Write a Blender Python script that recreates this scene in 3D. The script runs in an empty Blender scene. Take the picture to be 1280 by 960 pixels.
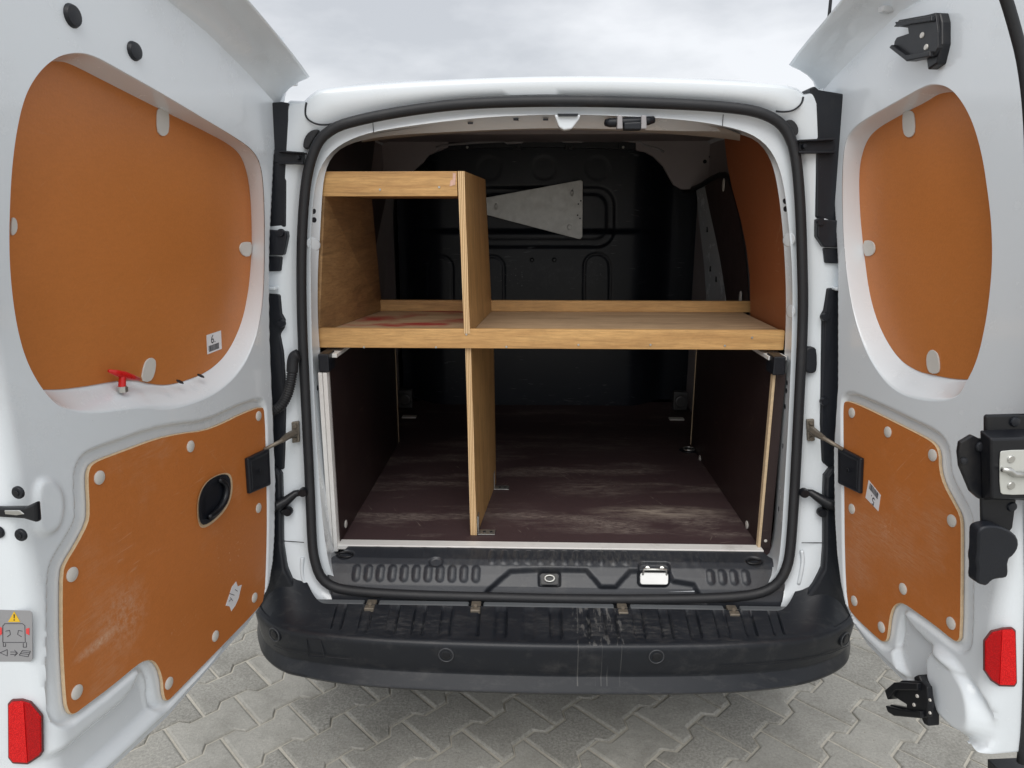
import bpy, math, random
import numpy as np
from mathutils import Matrix, Vector
random.seed(7); rng = np.random.default_rng(7)
S = bpy.context.scene
COL = S.collection

# ------------------------------------------------------------------ camera
F_PX = 887.0
PITCH = math.radians(13.5); YAW = math.radians(1.695)
CAM = np.array([-0.045, -1.70, 1.45])
cd = bpy.data.cameras.new('camera'); cam = bpy.data.objects.new('camera', cd); COL.objects.link(cam)
cam.location = CAM; cam.rotation_euler = (math.radians(90) - PITCH, 0, YAW)
cd.sensor_width = 36; cd.lens = 36 * F_PX / 1280; cd.clip_start = .02; cd.clip_end = 2000
S.camera = cam

# ------------------------------------------------------------------ world / light
w = bpy.data.worlds.new('World'); S.world = w; w.use_nodes = True
nt = w.node_tree; nt.nodes.clear()
SUN_EL, SUN_AZ = 52, 188          # high sun behind the clouds, behind and left of the camera
out = nt.nodes.new('ShaderNodeOutputWorld'); bg = nt.nodes.new('ShaderNodeBackground')
sky = nt.nodes.new('ShaderNodeTexSky'); sky.sky_type = 'NISHITA'; sky.sun_disc = False
sky.sun_elevation = math.radians(SUN_EL); sky.sun_rotation = math.radians(SUN_AZ); sky.air_density = 1.0; sky.dust_density = 2.0
tc = nt.nodes.new('ShaderNodeTexCoord'); mp = nt.nodes.new('ShaderNodeMapping'); mp.inputs['Scale'].default_value = (1, 1, 2.6)
mp.inputs['Location'].default_value = (.3, .1, .25)
n1 = nt.nodes.new('ShaderNodeTexNoise'); n1.inputs['Scale'].default_value = 2.7; n1.inputs['Detail'].default_value = 7; n1.inputs['Roughness'].default_value = .52
cr = nt.nodes.new('ShaderNodeValToRGB')
cr.color_ramp.elements[0].position = .36; cr.color_ramp.elements[0].color = (4.7, 4.85, 5.1, 1)
cr.color_ramp.elements[1].position = .58; cr.color_ramp.elements[1].color = (7.1, 7.2, 7.4, 1)
mx = nt.nodes.new('ShaderNodeMix'); mx.data_type = 'RGBA'; mx.inputs[0].default_value = .9
nt.links.new(tc.outputs['Generated'], mp.inputs[0]); nt.links.new(mp.outputs[0], n1.inputs['Vector'])
nt.links.new(n1.outputs['Fac'], cr.inputs[0]); nt.links.new(sky.outputs[0], mx.inputs[6]); nt.links.new(cr.outputs[0], mx.inputs[7])
nt.links.new(mx.outputs[2], bg.inputs[0]); bg.inputs[1].default_value = .105
nt.links.new(bg.outputs[0], out.inputs[0])
sl = bpy.data.lights.new('sun', 'SUN'); so = bpy.data.objects.new('sun', sl); COL.objects.link(so)
sl.energy = 1.5; sl.angle = math.radians(50); sl.color = (1, .97, .92)
so.rotation_euler = (math.radians(90 - SUN_EL), 0, math.radians(180 - SUN_AZ))
S.view_settings.view_transform = 'Standard'; S.view_settings.look = 'None'; S.view_settings.gamma = 1
S.view_settings.exposure = 0.38
S.render.engine = 'CYCLES'
S.cycles.max_bounces = 8; S.cycles.diffuse_bounces = 5

# ------------------------------------------------------------------ photograph geometry -> places on real planes
_cz, _sz = math.cos(YAW), math.sin(YAW)
FW = np.array([-_sz * math.cos(PITCH), _cz * math.cos(PITCH), -math.sin(PITCH)])
RT = np.array([_cz, _sz, 0.]); UP = np.cross(RT, FW)
def ray(x, y): return FW * F_PX + RT * (x - 640) + UP * (480 - y)
def pl(x, y, p, n):
    d = ray(x, y); n = np.array(n, float)
    return CAM + d * (np.dot(np.array(p, float) - CAM, n) / np.dot(d, n))
def PY(x, y, yy): return pl(x, y, (0, yy, 0), (0, 1, 0))
def PZ(x, y, zz): return pl(x, y, (0, 0, zz), (0, 0, 1))
def PX(x, y, xx): return pl(x, y, (xx, 0, 0), (1, 0, 0))
ZR = [.30, .50, .60, .80, 1.2, 1.75]; YR = [-.12, -.105, -.095, -.05, 0, .03]
def yrear(z): return float(np.interp(z, ZR, YR))
def PR(x, y, off=0):                       # a point on the (slightly leaning) rear face of the van
    yy = 0.
    for _ in range(12): p = PY(x, y, yy + off); yy = yrear(p[2])
    return PY(x, y, yy + off)

# ------------------------------------------------------------------ materials
def nodes(m):
    m.use_nodes = True; n = m.node_tree; return n, n.nodes['Principled BSDF']
def N(n, t, **k):
    o = n.nodes.new(t)
    for a, b in k.items():
        if a in o.inputs: o.inputs[a].default_value = b
        else: setattr(o, a, b)
    return o
def coords(n, scale=(1, 1, 1), rot=(0, 0, 0), loc=(0, 0, 0)):
    g = N(n, 'ShaderNodeTexCoord'); m = N(n, 'ShaderNodeMapping')
    m.inputs['Scale'].default_value = scale; m.inputs['Rotation'].default_value = rot; m.inputs['Location'].default_value = loc
    n.links.new(g.outputs['Object'], m.inputs[0]); return m.outputs[0]
def noise(n, vec, sc, det=3, rough=.5, dist=0):
    o = N(n, 'ShaderNodeTexNoise'); o.inputs['Scale'].default_value = sc; o.inputs['Detail'].default_value = det
    o.inputs['Roughness'].default_value = rough; o.inputs['Distortion'].default_value = dist
    n.links.new(vec, o.inputs['Vector']); return o.outputs['Fac']
def ramp(n, f, a, b, ca=(0, 0, 0, 1), cb=(1, 1, 1, 1)):
    r = N(n, 'ShaderNodeValToRGB'); e = r.color_ramp.elements
    e[0].position = a; e[1].position = b; e[0].color = ca; e[1].color = cb
    n.links.new(f, r.inputs[0]); return r.outputs[0]
def mix(n, f, a, b):
    m = N(n, 'ShaderNodeMix', data_type='RGBA')
    for i, v in ((0, f), (6, a), (7, b)):
        if isinstance(v, (tuple, float, int)): m.inputs[i].default_value = v
        else: n.links.new(v, m.inputs[i])
    return m.outputs[2]
def math_(n, op, a, b=None):
    m = N(n, 'ShaderNodeMath', operation=op)
    for i, v in ((0, a), (1, b)):
        if v is None: continue
        if isinstance(v, (float, int)): m.inputs[i].default_value = v
        else: n.links.new(v, m.inputs[i])
    return m.outputs[0]
def bump(n, bs, h, dist=.001, st=1.):
    b = N(n, 'ShaderNodeBump'); b.inputs['Distance'].default_value = dist; b.inputs['Strength'].default_value = st
    n.links.new(h, b.inputs['Height']); n.links.new(b.outputs[0], bs.inputs['Normal'])
def c4(c): return (c[0], c[1], c[2], 1)
MATS = {}
def simple(name, col, rough=.5, metal=0, coat=0, var=.12, sc=30, bmp=0, bsc=400, spec=.5, dirt=None, dirtamt=.5):
    m = bpy.data.materials.new(name); n, b = nodes(m); v = coords(n)
    f = noise(n, v, sc, 4, .6)
    c = mix(n, f, c4([x * (1 - var) for x in col]), c4([min(1, x * (1 + var)) for x in col]))
    if dirt:
        d = ramp(n, noise(n, v, 9, 8, .72), .56, .78)
        c = mix(n, math_(n, 'MULTIPLY', d, dirtamt), c, c4(dirt))
    n.links.new(c, b.inputs['Base Color'])
    r = math_(n, 'ADD', math_(n, 'MULTIPLY', noise(n, v, sc * .7, 3), .16), rough - .08); n.links.new(r, b.inputs['Roughness'])
    b.inputs['Metallic'].default_value = metal; b.inputs['Coat Weight'].default_value = coat; b.inputs['Coat Roughness'].default_value = .06
    b.inputs['Specular IOR Level'].default_value = spec
    if bmp: bump(n, b, noise(n, v, bsc, 2), bmp)
    MATS[name] = m; return m
def scratches(n, v, seed, sc=6, stretch=(1, 1, 14), thr=.64, rots=((0, 0, 0), (.9, 0, 0), (-.6, 0, 0))):
    """sparse thin scratches in a few directions, 0..1"""
    tot = None
    for i, r in enumerate(rots):
        m = N(n, 'ShaderNodeMapping'); m.inputs['Rotation'].default_value = r; m.inputs['Location'].default_value = (seed + i * 3.1, i * 7.7, seed)
        n.links.new(v, m.inputs[0])
        m2 = N(n, 'ShaderNodeMapping'); m2.inputs['Scale'].default_value = stretch; n.links.new(m.outputs[0], m2.inputs[0])
        s = ramp(n, noise(n, m2.outputs[0], sc, 2, .6, .3), thr, thr + .05)
        g = ramp(n, noise(n, m.outputs[0], 5, 2), .55, .68)
        q = math_(n, 'MULTIPLY', s, g)
        tot = q if tot is None else math_(n, 'MAXIMUM', tot, q)
    return tot

def paint(name, col, dirt=.35):
    m = bpy.data.materials.new(name); n, b = nodes(m); v = coords(n)
    f = noise(n, v, 3, 6, .65)
    c = mix(n, f, c4([x * .96 for x in col]), c4(col))
    specks = ramp(n, noise(n, v, 140, 3, .6), .74, .79)
    c = mix(n, math_(n, 'MULTIPLY', specks, .5), c, (.25, .23, .2, 1))
    smud = ramp(n, noise(n, v, 11, 8, .7), .55, .8)
    c = mix(n, math_(n, 'MULTIPLY', smud, dirt * .45), c, (.42, .40, .36, 1))
    n.links.new(c, b.inputs['Base Color'])
    r = math_(n, 'ADD', math_(n, 'MULTIPLY', smud, .2), .24); n.links.new(r, b.inputs['Roughness'])
    b.inputs['Coat Weight'].default_value = .6; b.inputs['Coat Roughness'].default_value = .05
    bump(n, b, noise(n, v, 320, 2), .00012)
    MATS[name] = m; return m
PAINT = paint('white_paint', (.77, .82, .86))
PAINT_IN = paint('inner_white_paint', (.62, .63, .64), .8)

def ply_film(name, col, scr=(.62, .42, .28), amt=.55, rough=.42, seed=0, warm=.12, scuff=0., scuffcol=(.30, .25, .21), axis='yz', weave=True):
    m = bpy.data.materials.new(name); n, b = nodes(m); v = coords(n)
    f = noise(n, v, 4, 5, .6); f2 = noise(n, v, 260, 2, .5)
    c = mix(n, f, c4([x * (1 - warm) for x in col]), c4([x * (1 + warm) for x in col]))
    c = mix(n, math_(n, 'MULTIPLY', f2, .22), c, c4([x * 1.7 for x in col]))
    mott = noise(n, coords(n, (3, 3, 9)), 16, 5, .65); c = mix(n, math_(n, 'MULTIPLY', ramp(n, mott, .4, .7), .16), c, c4([x * .72 for x in col]))
    rots = ((0, 0, 0), (.9, 0, 0), (-.6, 0, 0)) if axis == 'yz' else ((0, 0, 1.3), (0, 0, .4), (0, 0, -.5))
    st = (1, 1, 14) if axis == 'yz' else (14, 1, 1)
    s = scratches(n, v, seed, 14, st, .66, rots)
    c = mix(n, math_(n, 'MULTIPLY', s, amt), c, c4(scr))
    if scuff:
        mp2 = N(n, 'ShaderNodeMapping'); mp2.inputs['Scale'].default_value = (1.2, 5, 5) if axis != 'yz' else (3, 3, 3)
        n.links.new(v, mp2.inputs[0])
        big = ramp(n, noise(n, mp2.outputs[0], 1.6, 4, .65), .52, .72)
        mp3 = N(n, 'ShaderNodeMapping'); mp3.inputs['Scale'].default_value = (9, 34, 9) if axis != 'yz' else (6, 6, 60)
        n.links.new(v, mp3.inputs[0])
        fine = ramp(n, noise(n, mp3.outputs[0], 5, 5, .75), .38, .72)
        q = math_(n, 'MULTIPLY', math_(n, 'MULTIPLY', big, fine), scuff)
        c = mix(n, q, c, c4(scuffcol))
    n.links.new(c, b.inputs['Base Color'])
    b.inputs['Roughness'].default_value = rough
    n.links.new(math_(n, 'ADD', math_(n, 'MULTIPLY', f, .2), rough - .1), b.inputs['Roughness'])
    bump(n, b, f2, .0003 if weave else .0001)
    MATS[name] = m; return m
ORANGE = ply_film('orange_ply', (.50, .170, .040), seed=1, amt=.10, rough=.42, scuff=.0)
ORANGE_WORN = ply_film('worn_orange_ply', (.49, .160, .036), seed=4, amt=.24, rough=.48, scuff=.40, scuffcol=(.62, .45, .32))
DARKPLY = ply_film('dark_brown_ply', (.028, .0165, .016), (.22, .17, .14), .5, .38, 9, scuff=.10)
FLOORPLY = ply_film('worn_dark_floor_ply', (.052, .031, .033), (.32, .27, .23), .55, .60, 14, scuff=1., scuffcol=(.36, .31, .27), axis='xy')

def wood(name, c1, c2, direction='x', rough=.5, red=0.):
    m = bpy.data.materials.new(name); n, b = nodes(m)
    sc = {'x': (1.2, 14, 14), 'y': (14, 1.2, 14), 'z': (14, 14, 1.2)}[direction]
    v = coords(n, sc); v0 = coords(n)
    f = noise(n, v, 2.2, 6, .62, .9)
    fine = noise(n, coords(n, tuple(s * 5 for s in sc)), 3, 4, .7)
    c = mix(n, ramp(n, f, .34, .66), c4(c1), c4(c2))
    c = mix(n, math_(n, 'MULTIPLY', ramp(n, fine, .40, .72), .55), c, c4([x * .55 for x in c1]))
    dk = ramp(n, noise(n, v, 1.1, 5, .6, 1.6), .56, .70)
    c = mix(n, math_(n, 'MULTIPLY', dk, .55), c, c4([x * .42 for x in c1]))
    blot = ramp(n, noise(n, v0, 7, 6, .7), .50, .75); c = mix(n, math_(n, 'MULTIPLY', blot, .35), c, c4([x * .5 for x in c1]))
    s = scratches(n, v0, 3, 26, (1, 14, 14), .70)
    c = mix(n, math_(n, 'MULTIPLY', s, .6), c, (.09, .05, .03, 1))
    if red:
        rr = ramp(n, noise(n, coords(n, (1, 2.2, 1), loc=(.12, .25, 0)), 4.5, 5, .6), .50, .62)
        g = N(n, 'ShaderNodeTexCoord'); sx = N(n, 'ShaderNodeSeparateXYZ'); n.links.new(g.outputs['Object'], sx.inputs[0])
        msk = math_(n, 'LESS_THAN', sx.outputs[0], -.20)
        c = mix(n, math_(n, 'MULTIPLY', math_(n, 'MULTIPLY', rr, msk), red), c, (.33, .02, .022, 1))
    n.links.new(c, b.inputs['Base Color'])
    b.inputs['Roughness'].default_value = rough
    bump(n, b, fine, .0006)
    MATS[name] = m; return m
WOOD_X = wood('pine_rail', (.50, .275, .10), (.70, .42, .165), 'x')
WOOD_Y = wood('pine_board', (.50, .27, .105), (.64, .38, .16), 'y')
WOOD_Z = wood('pine_upright', (.44, .25, .095), (.62, .37, .15), 'z')
WOOD_TOP = wood('stained_shelf_board', (.42, .28, .17), (.56, .40, .25), 'x', .55, .9)
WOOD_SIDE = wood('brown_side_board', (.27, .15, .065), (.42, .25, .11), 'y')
EDGE = simple('ply_edge', (.62, .47, .30), .7, var=.25, sc=120)
def layered():
    m = bpy.data.materials.new('ply_end_grain'); n, b = nodes(m)
    wv = N(n, 'ShaderNodeTexWave', wave_type='BANDS', bands_direction='X'); wv.inputs['Scale'].default_value = 75; wv.inputs['Distortion'].default_value = .6
    n.links.new(coords(n), wv.inputs['Vector'])
    n.links.new(mix(n, ramp(n, wv.outputs['Fac'], .3, .7), (.42, .25, .11, 1), (.80, .58, .33, 1)), b.inputs['Base Color'])
    b.inputs['Roughness'].default_value = .7; MATS['ply_end_grain'] = m; return m
PLYEND = layered()

BLACK = simple('black_plastic', (.010, .012, .017), .40, var=.2, sc=20, spec=.38, bmp=.0003, bsc=900, dirt=(.10, .09, .08), dirtamt=.18)
BLACK2 = simple('satin_black_metal', (.008, .009, .012), .34, spec=.4, var=.2, dirt=(.12, .10, .08), dirtamt=.15)
BULK = simple('bulkhead_black_plastic', (.009, .011, .016), .42, var=.3, sc=8, spec=.4, bmp=.0003, bsc=700, dirt=(.10, .10, .10), dirtamt=.12)
RUBBER = simple('rubber_seal', (.013, .014, .017), .55, var=.15, bmp=.0003, bsc=300, dirt=(.10, .09, .08), dirtamt=.25)
LINING = simple('interior_grey_primer', (.34, .305, .31), .6, var=.15, sc=6)
HEADER = simple('header_grey_beige', (.36, .335, .31), .4, var=.12, sc=8, dirt=(.2, .18, .15), dirtamt=.4)
CLIP = simple('pale_grey_clip', (.62, .60, .56), .45, var=.06)
STEEL = simple('zinc_steel', (.55, .55, .53), .36, metal=.9, var=.15, dirt=(.2, .17, .12), dirtamt=.5)
GALV = simple('galvanised_plate', (.40, .40, .385), .42, metal=.55, var=.22, sc=40, dirt=(.22, .21, .19), dirtamt=.5)
ALU = simple('aluminium_trim', (.80, .79, .77), .4, metal=.1, var=.08, dirt=(.3, .27, .23), dirtamt=.5)
DIRTYMETAL = simple('greasy_strap_metal', (.24, .21, .17), .5, metal=.6, var=.35, sc=90)
RED = simple('red_plastic', (.62, .012, .012), .3, var=.08)
STICK = simple('white_sticker', (.78, .78, .80), .5, var=.03)
INK = simple('sticker_ink', (.02, .02, .03), .5)
GREYST = simple('grey_sticker', (.30, .30, .31), .5, var=.04)
YELLOW = simple('yellow_print', (.80, .50, .02), .5)
PRINTRED = simple('red_print', (.75, .06, .06), .5)
SANDM = simple('joint_sand', (.56, .53, .46), .95, var=.22, sc=60, bmp=.002, bsc=500)
TYRE = simple('tyre_rubber', (.02, .02, .02), .85)
TAILRED = simple('tail_lamp_red', (.45, .01, .01), .2)
GLASSD = simple('dark_glass', (.02, .025, .03), .08)
def reflector(name, ca, cb):
    m = bpy.data.materials.new(name); n, b = nodes(m); v = coords(n)
    vo = N(n, 'ShaderNodeTexVoronoi'); vo.inputs['Scale'].default_value = 600; n.links.new(v, vo.inputs['Vector'])
    f = ramp(n, vo.outputs['Distance'], .1, .6)
    n.links.new(mix(n, f, c4(ca), c4(cb)), b.inputs['Base Color'])
    b.inputs['Roughness'].default_value = .25; b.inputs['Specular IOR Level'].default_value = .2
    bump(n, b, vo.outputs['Distance'], .0003); MATS[name] = m; return m
REFL = reflector('red_reflector', (.62, .003, .006), (.34, .001, .003))
REFL2 = reflector('bright_red_reflector', (.95, .02, .02), (.55, .006, .008))
def bumperm():
    m = bpy.data.materials.new('bumper_plastic'); n, b = nodes(m); v = coords(n)
    f = noise(n, v, 6, 5, .6)
    c = mix(n, f, (.010, .012, .016, 1), (.015, .0175, .023, 1))
    d = ramp(n, noise(n, coords(n, (3, 12, 3)), 5, 7, .75), .52, .8)
    c = mix(n, math_(n, 'MULTIPLY', d, .30), c, (.13, .125, .12, 1))
    # dried water runs right of the middle
    g = N(n, 'ShaderNodeTexCoord'); sx = N(n, 'ShaderNodeSeparateXYZ'); n.links.new(g.outputs['Object'], sx.inputs[0])
    X, Z = sx.outputs[0], sx.outputs[2]
    wv = N(n, 'ShaderNodeMapping'); wv.inputs['Scale'].default_value = (150, 3.0, 3.0); n.links.new(g.outputs['Object'], wv.inputs[0])
    st = ramp(n, noise(n, wv.outputs[0], 1.0, 1, .4), .60, .68)
    mk = math_(n, 'MULTIPLY', math_(n, 'GREATER_THAN', X, .060), math_(n, 'LESS_THAN', X, .165))
    mk = math_(n, 'MULTIPLY', mk, math_(n, 'GREATER_THAN', Z, .385))
    c = mix(n, math_(n, 'MULTIPLY', math_(n, 'MULTIPLY', st, mk), .20), c, (.42, .41, .38, 1))
    sp = ramp(n, noise(n, coords(n, (70, 20, 30)), 1.6, 4, .6), .55, .63)
    mk2 = math_(n, 'MULTIPLY', math_(n, 'MULTIPLY', math_(n, 'GREATER_THAN', X, .05), math_(n, 'LESS_THAN', X, .17)), math_(n, 'GREATER_THAN', Z, .487))
    c = mix(n, math_(n, 'MULTIPLY', math_(n, 'MULTIPLY', sp, mk2), .20), c, (.36, .35, .33, 1))
    n.links.new(c, b.inputs['Base Color'])
    n.links.new(math_(n, 'ADD', math_(n, 'MULTIPLY', f, .15), .27), b.inputs['Roughness']); b.inputs['Specular IOR Level'].default_value = .36
    bump(n, b, noise(n, v, 900, 2), .0002); MATS['bumper_plastic'] = m; return m
BUMPER = bumperm()
def paver():
    m = bpy.data.materials.new('concrete_paver'); n, b = nodes(m); v = coords(n)
    g = N(n, 'ShaderNodeNewGeometry'); oi = N(n, 'ShaderNodeObjectInfo')
    rnd = math_(n, 'FRACT', math_(n, 'ADD', g.outputs['Random Per Island'], oi.outputs['Random']))
    gp = N(n, 'ShaderNodeMapping'); n.links.new(g.outputs['Position'], gp.inputs[0]); P = gp.outputs[0]
    c = mix(n, rnd, (.235, .23, .21, 1), (.40, .39, .355, 1))
    c = mix(n, ramp(n, noise(n, P, 130, 4, .7), .35, .75), c, (.50, .485, .44, 1))
    c = mix(n, math_(n, 'MULTIPLY', ramp(n, noise(n, P, 5, 6, .7), .46, .74), .6), c, (.185, .178, .155, 1))
    c = mix(n, math_(n, 'MULTIPLY', ramp(n, noise(n, P, 420, 2), .66, .72), .6), c, (.12, .11, .10, 1))
    n.links.new(c, b.inputs['Base Color']); b.inputs['Roughness'].default_value = .92; b.inputs['Specular IOR Level'].default_value = .25
    bump(n, b, math_(n, 'ADD', noise(n, P, 330, 5, .7), math_(n, 'MULTIPLY', noise(n, P, 45, 4, .6), 1.2)), .0022); MATS['concrete_paver'] = m; return m
PAVER = paver()

# ------------------------------------------------------------------ mesh helpers
def root(name, label, cat, loc, group=None):
    o = bpy.data.objects.new(name, None); COL.objects.link(o); o.location = loc; o.empty_display_size = .1
    o['label'] = label; o['category'] = cat
    if group: o['group'] = group
    return o
WORLD = {}
def wloc(o): return WORLD.get(o.name, Vector(o.location))
def depth(o):
    k = 0
    while o.parent is not None: o = o.parent; k += 1
    return k
def attach(o, parent):
    while parent is not None and depth(parent) > 1: parent = parent.parent      # thing > part > sub-part, no deeper
    if parent is not None:
        o.parent = parent
        p = parent; M = Matrix.Identity(4); chain = []
        while p is not None: chain.append(p); p = p.parent
        M = Matrix.Identity(4)
        for p in reversed(chain): M = M @ p.matrix_parent_inverse @ p.matrix_basis
        o.matrix_parent_inverse = M.inverted()
def mk(name, V, Fc, mat, parent=None, smooth=False, mats=None, fm=None, bev=0, seg=2, label=None, auto=None):
    me = bpy.data.meshes.new(name); me.from_pydata([tuple(map(float, v)) for v in V], [], [tuple(map(int, f)) for f in Fc]); me.update()
    for m in (mats or [mat]): me.materials.append(m)
    if fm is not None: me.polygons.foreach_set('material_index', list(fm))
    if smooth: me.polygons.foreach_set('use_smooth', [True] * len(me.polygons))
    o = bpy.data.objects.new(name, me); COL.objects.link(o)
    if bev:
        b = o.modifiers.new('b', 'BEVEL'); b.width = bev; b.segments = seg; b.limit_method = 'ANGLE'; b.angle_limit = math.radians(35); b.harden_normals = False
    if auto: me.set_sharp_from_angle(angle=math.radians(auto))
    if label: o['label'] = label
    attach(o, parent); return o
class MB:
    def __init__(s): s.V = []; s.F = []; s.M = []
    def add(s, V, Fc, mi=0):
        k = len(s.V); s.V += [tuple(v) for v in V]; s.F += [tuple(i + k for i in f) for f in Fc]; s.M += [mi] * len(Fc); return s
    def hexa(s, a, b, mi=0):                     # two quads (4 pts each), same winding
        s.add(list(a) + list(b), [(3, 2, 1, 0), (4, 5, 6, 7), (0, 1, 5, 4), (1, 2, 6, 5), (2, 3, 7, 6), (3, 0, 4, 7)], mi); return s
    def box(s, x0, x1, y0, y1, z0, z1, mi=0):
        return s.hexa([(x0, y0, z0), (x1, y0, z0), (x1, y1, z0), (x0, y1, z0)], [(x0, y0, z1), (x1, y0, z1), (x1, y1, z1), (x0, y1, z1)], mi)
    def prism(s, poly, d, mi=0):                 # polygon (3D pts) pushed by vector d
        n = len(poly); A = [np.array(p, float) for p in poly]; B = [p + np.array(d, float) for p in A]
        s.add(A + B, [tuple(range(n - 1, -1, -1)), tuple(range(n, 2 * n))] + [(i, (i + 1) % n, n + (i + 1) % n, n + i) for i in range(n)], mi); return s
    def tube(s, path, r, seg=10, closed=False, mi=0, ring=None):
        P = [np.array(p, float) for p in path]; n = len(P); V = []; prev = None
        for i in range(n):
            a = P[(i - 1) % n] if (closed or i) else P[i]; b = P[(i + 1) % n] if (closed or i < n - 1) else P[i]
            t = b - a; t /= np.linalg.norm(t) + 1e-12
            if prev is None:
                h = np.array([0, 0, 1.]) if abs(t[2]) < .9 else np.array([1., 0, 0]); u = np.cross(t, h)
            else: u = prev - t * np.dot(prev, t)
            u /= np.linalg.norm(u); v = np.cross(t, u); prev = u
            rr = r[i] if hasattr(r, '__len__') else r
            for k in range(seg):
                an = 2 * math.pi * k / seg; V.append(P[i] + rr * (u * math.cos(an) + v * math.sin(an)))
        Fc = []
        for i in range(n if closed else n - 1):
            j = (i + 1) % n; Fc += [(i * seg + k, i * seg + (k + 1) % seg, j * seg + (k + 1) % seg, j * seg + k) for k in range(seg)]
        if not closed: Fc += [tuple(range(seg - 1, -1, -1)), tuple((n - 1) * seg + k for k in range(seg))]
        return s.add(V, Fc, mi)
    def disc(s, c, nrm, r, h, seg=18, dome=.0, up=(0, 0, 1), ry=None, mi=0):   # button: short cylinder with a slightly domed top
        c = np.array(c, float); nn = np.array(nrm, float); nn /= np.linalg.norm(nn); u = np.cross(np.array(up, float), nn); u /= np.linalg.norm(u); v = np.cross(nn, u)
        ry = ry or r; V = []; prof = [(1, 0), (1, h * .6), (.86, h), (.4, h + dome)]
        for k, hh in prof:
            for i in range(seg):
                a = 2 * math.pi * i / seg; V.append(c + nn * hh + u * r * k * math.cos(a) + v * ry * k * math.sin(a))
        Fc = [(j * seg + i, j * seg + (i + 1) % seg, (j + 1) * seg + (i + 1) % seg, (j + 1) * seg + i) for j in range(3) for i in range(seg)] + [tuple(3 * seg + i for i in range(seg)), tuple(range(seg - 1, -1, -1))]
        return s.add(V, Fc, mi)
    def build(s, name, mat, parent=None, **k):
        if isinstance(mat, (list, tuple)): return mk(name, s.V, s.F, None, parent, mats=list(mat), fm=s.M, **k)
        return mk(name, s.V, s.F, mat, parent, **k)
def smoothpoly(P, it=2, closed=True):
    P = [np.array(p, float) for p in P]
    for _ in range(it):
        Q = []
        n = len(P)
        if not closed: Q.append(P[0])
        for i in range(n if closed else n - 1):
            a, b = P[i], P[(i + 1) % n]; Q += [a * .75 + b * .25, a * .25 + b * .75]
        if not closed: Q.append(P[-1])
        P = Q
    return P
def resample(P, n, closed=True):
    P = np.array(P, float); Q = np.vstack([P, P[:1]]) if closed else P
    d = np.r_[0, np.cumsum(np.linalg.norm(np.diff(Q, axis=0), axis=1))]
    t = np.linspace(0, d[-1], n, endpoint=not closed)
    return np.stack([np.interp(t, d, Q[:, k]) for k in range(Q.shape[1])], 1)
def sdf(poly, X, Y):
    """signed distance to polygon, negative inside"""
    P = np.array(poly, float)[:, :2]; D = np.full(X.shape, 1e9); ins = np.zeros(X.shape, bool); n = len(P)
    for i in range(n):
        a = P[i]; b = P[(i + 1) % n]; e = b - a; L = e @ e + 1e-18
        t = np.clip(((X - a[0]) * e[0] + (Y - a[1]) * e[1]) / L, 0, 1)
        D = np.minimum(D, (X - a[0] - t * e[0]) ** 2 + (Y - a[1] - t * e[1]) ** 2)
        if a[1] != b[1]:
            c = ((a[1] > Y) != (b[1] > Y)) & (X < (b[0] - a[0]) * (Y - a[1]) / (b[1] - a[1]) + a[0]); ins ^= c
    D = np.sqrt(D); return np.where(ins, -D, D)
def sstep(a, b, x): t = np.clip((x - a) / (b - a), 0, 1); return t * t * (3 - 2 * t)
def loft(rings, closed=True):
    n = len(rings[0]); V = [p for r in rings for p in r]; Fc = []
    for j in range(len(rings) - 1):
        for i in range(n if closed else n - 1):
            k = (i + 1) % n; Fc.append((j * n + i, j * n + k, (j + 1) * n + k, (j + 1) * n + i))
    return V, Fc
# ------------------------------------------------------------------ the pavement
GANG = math.radians(-44.5); E1 = np.array([math.cos(GANG), math.sin(GANG)]); E2 = np.array([-E1[1], E1[0]])
PW, PLn, AMP = .150, .207, .0145
ORG = PZ(560 + 510 / 3.2, 820 + 200 / 3.2, 0)[:2]
def paver_ring(g):
    hw, hl = PW / 2 - g, PLn / 2 - g
    pr = [(-1, AMP), (-.60, AMP), (-.40, -AMP), (.40, -AMP), (.60, AMP), (1, AMP)]
    R = [(hw + o, t * PLn / 2 if abs(t) < 1 else t * hl) for t, o in pr]
    return R + [(-x, y) for x, y in reversed(R)]
def paver_geo(hi=True):
    rs = [(.0028, -.045), (.0028, -.0060), (.0055, -.0020), (.0095, 0)] if hi else [(.0028, -.02), (.0028, -.003), (.008, 0)]
    V = []; Fc = []
    for g, z in rs: V += [(x, y, z) for x, y in paver_ring(g)]
    n = 12
    for j in range(len(rs) - 1): Fc += [(j * n + i, j * n + (i + 1) % n, (j + 1) * n + (i + 1) % n, (j + 1) * n + i) for i in range(n)]
    k = (len(rs) - 1) * n
    # the top in convex bits: ends and waist (indices as laid by paver_ring)
    Fc += [(k + 0, k + 1, k + 10, k + 11), (k + 1, k + 2, k + 9, k + 10), (k + 2, k + 3, k + 8, k + 9), (k + 3, k + 4, k + 7, k + 8), (k + 4, k + 5, k + 6, k + 7)]
    return V, Fc
ground = MB().add([(-400, -400, -.05), (400, -400, -.05), (400, 400, -.05), (-400, 400, -.05)], [(0, 1, 2, 3)]).build('ground', SANDM); ground['kind'] = 'structure'
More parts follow.
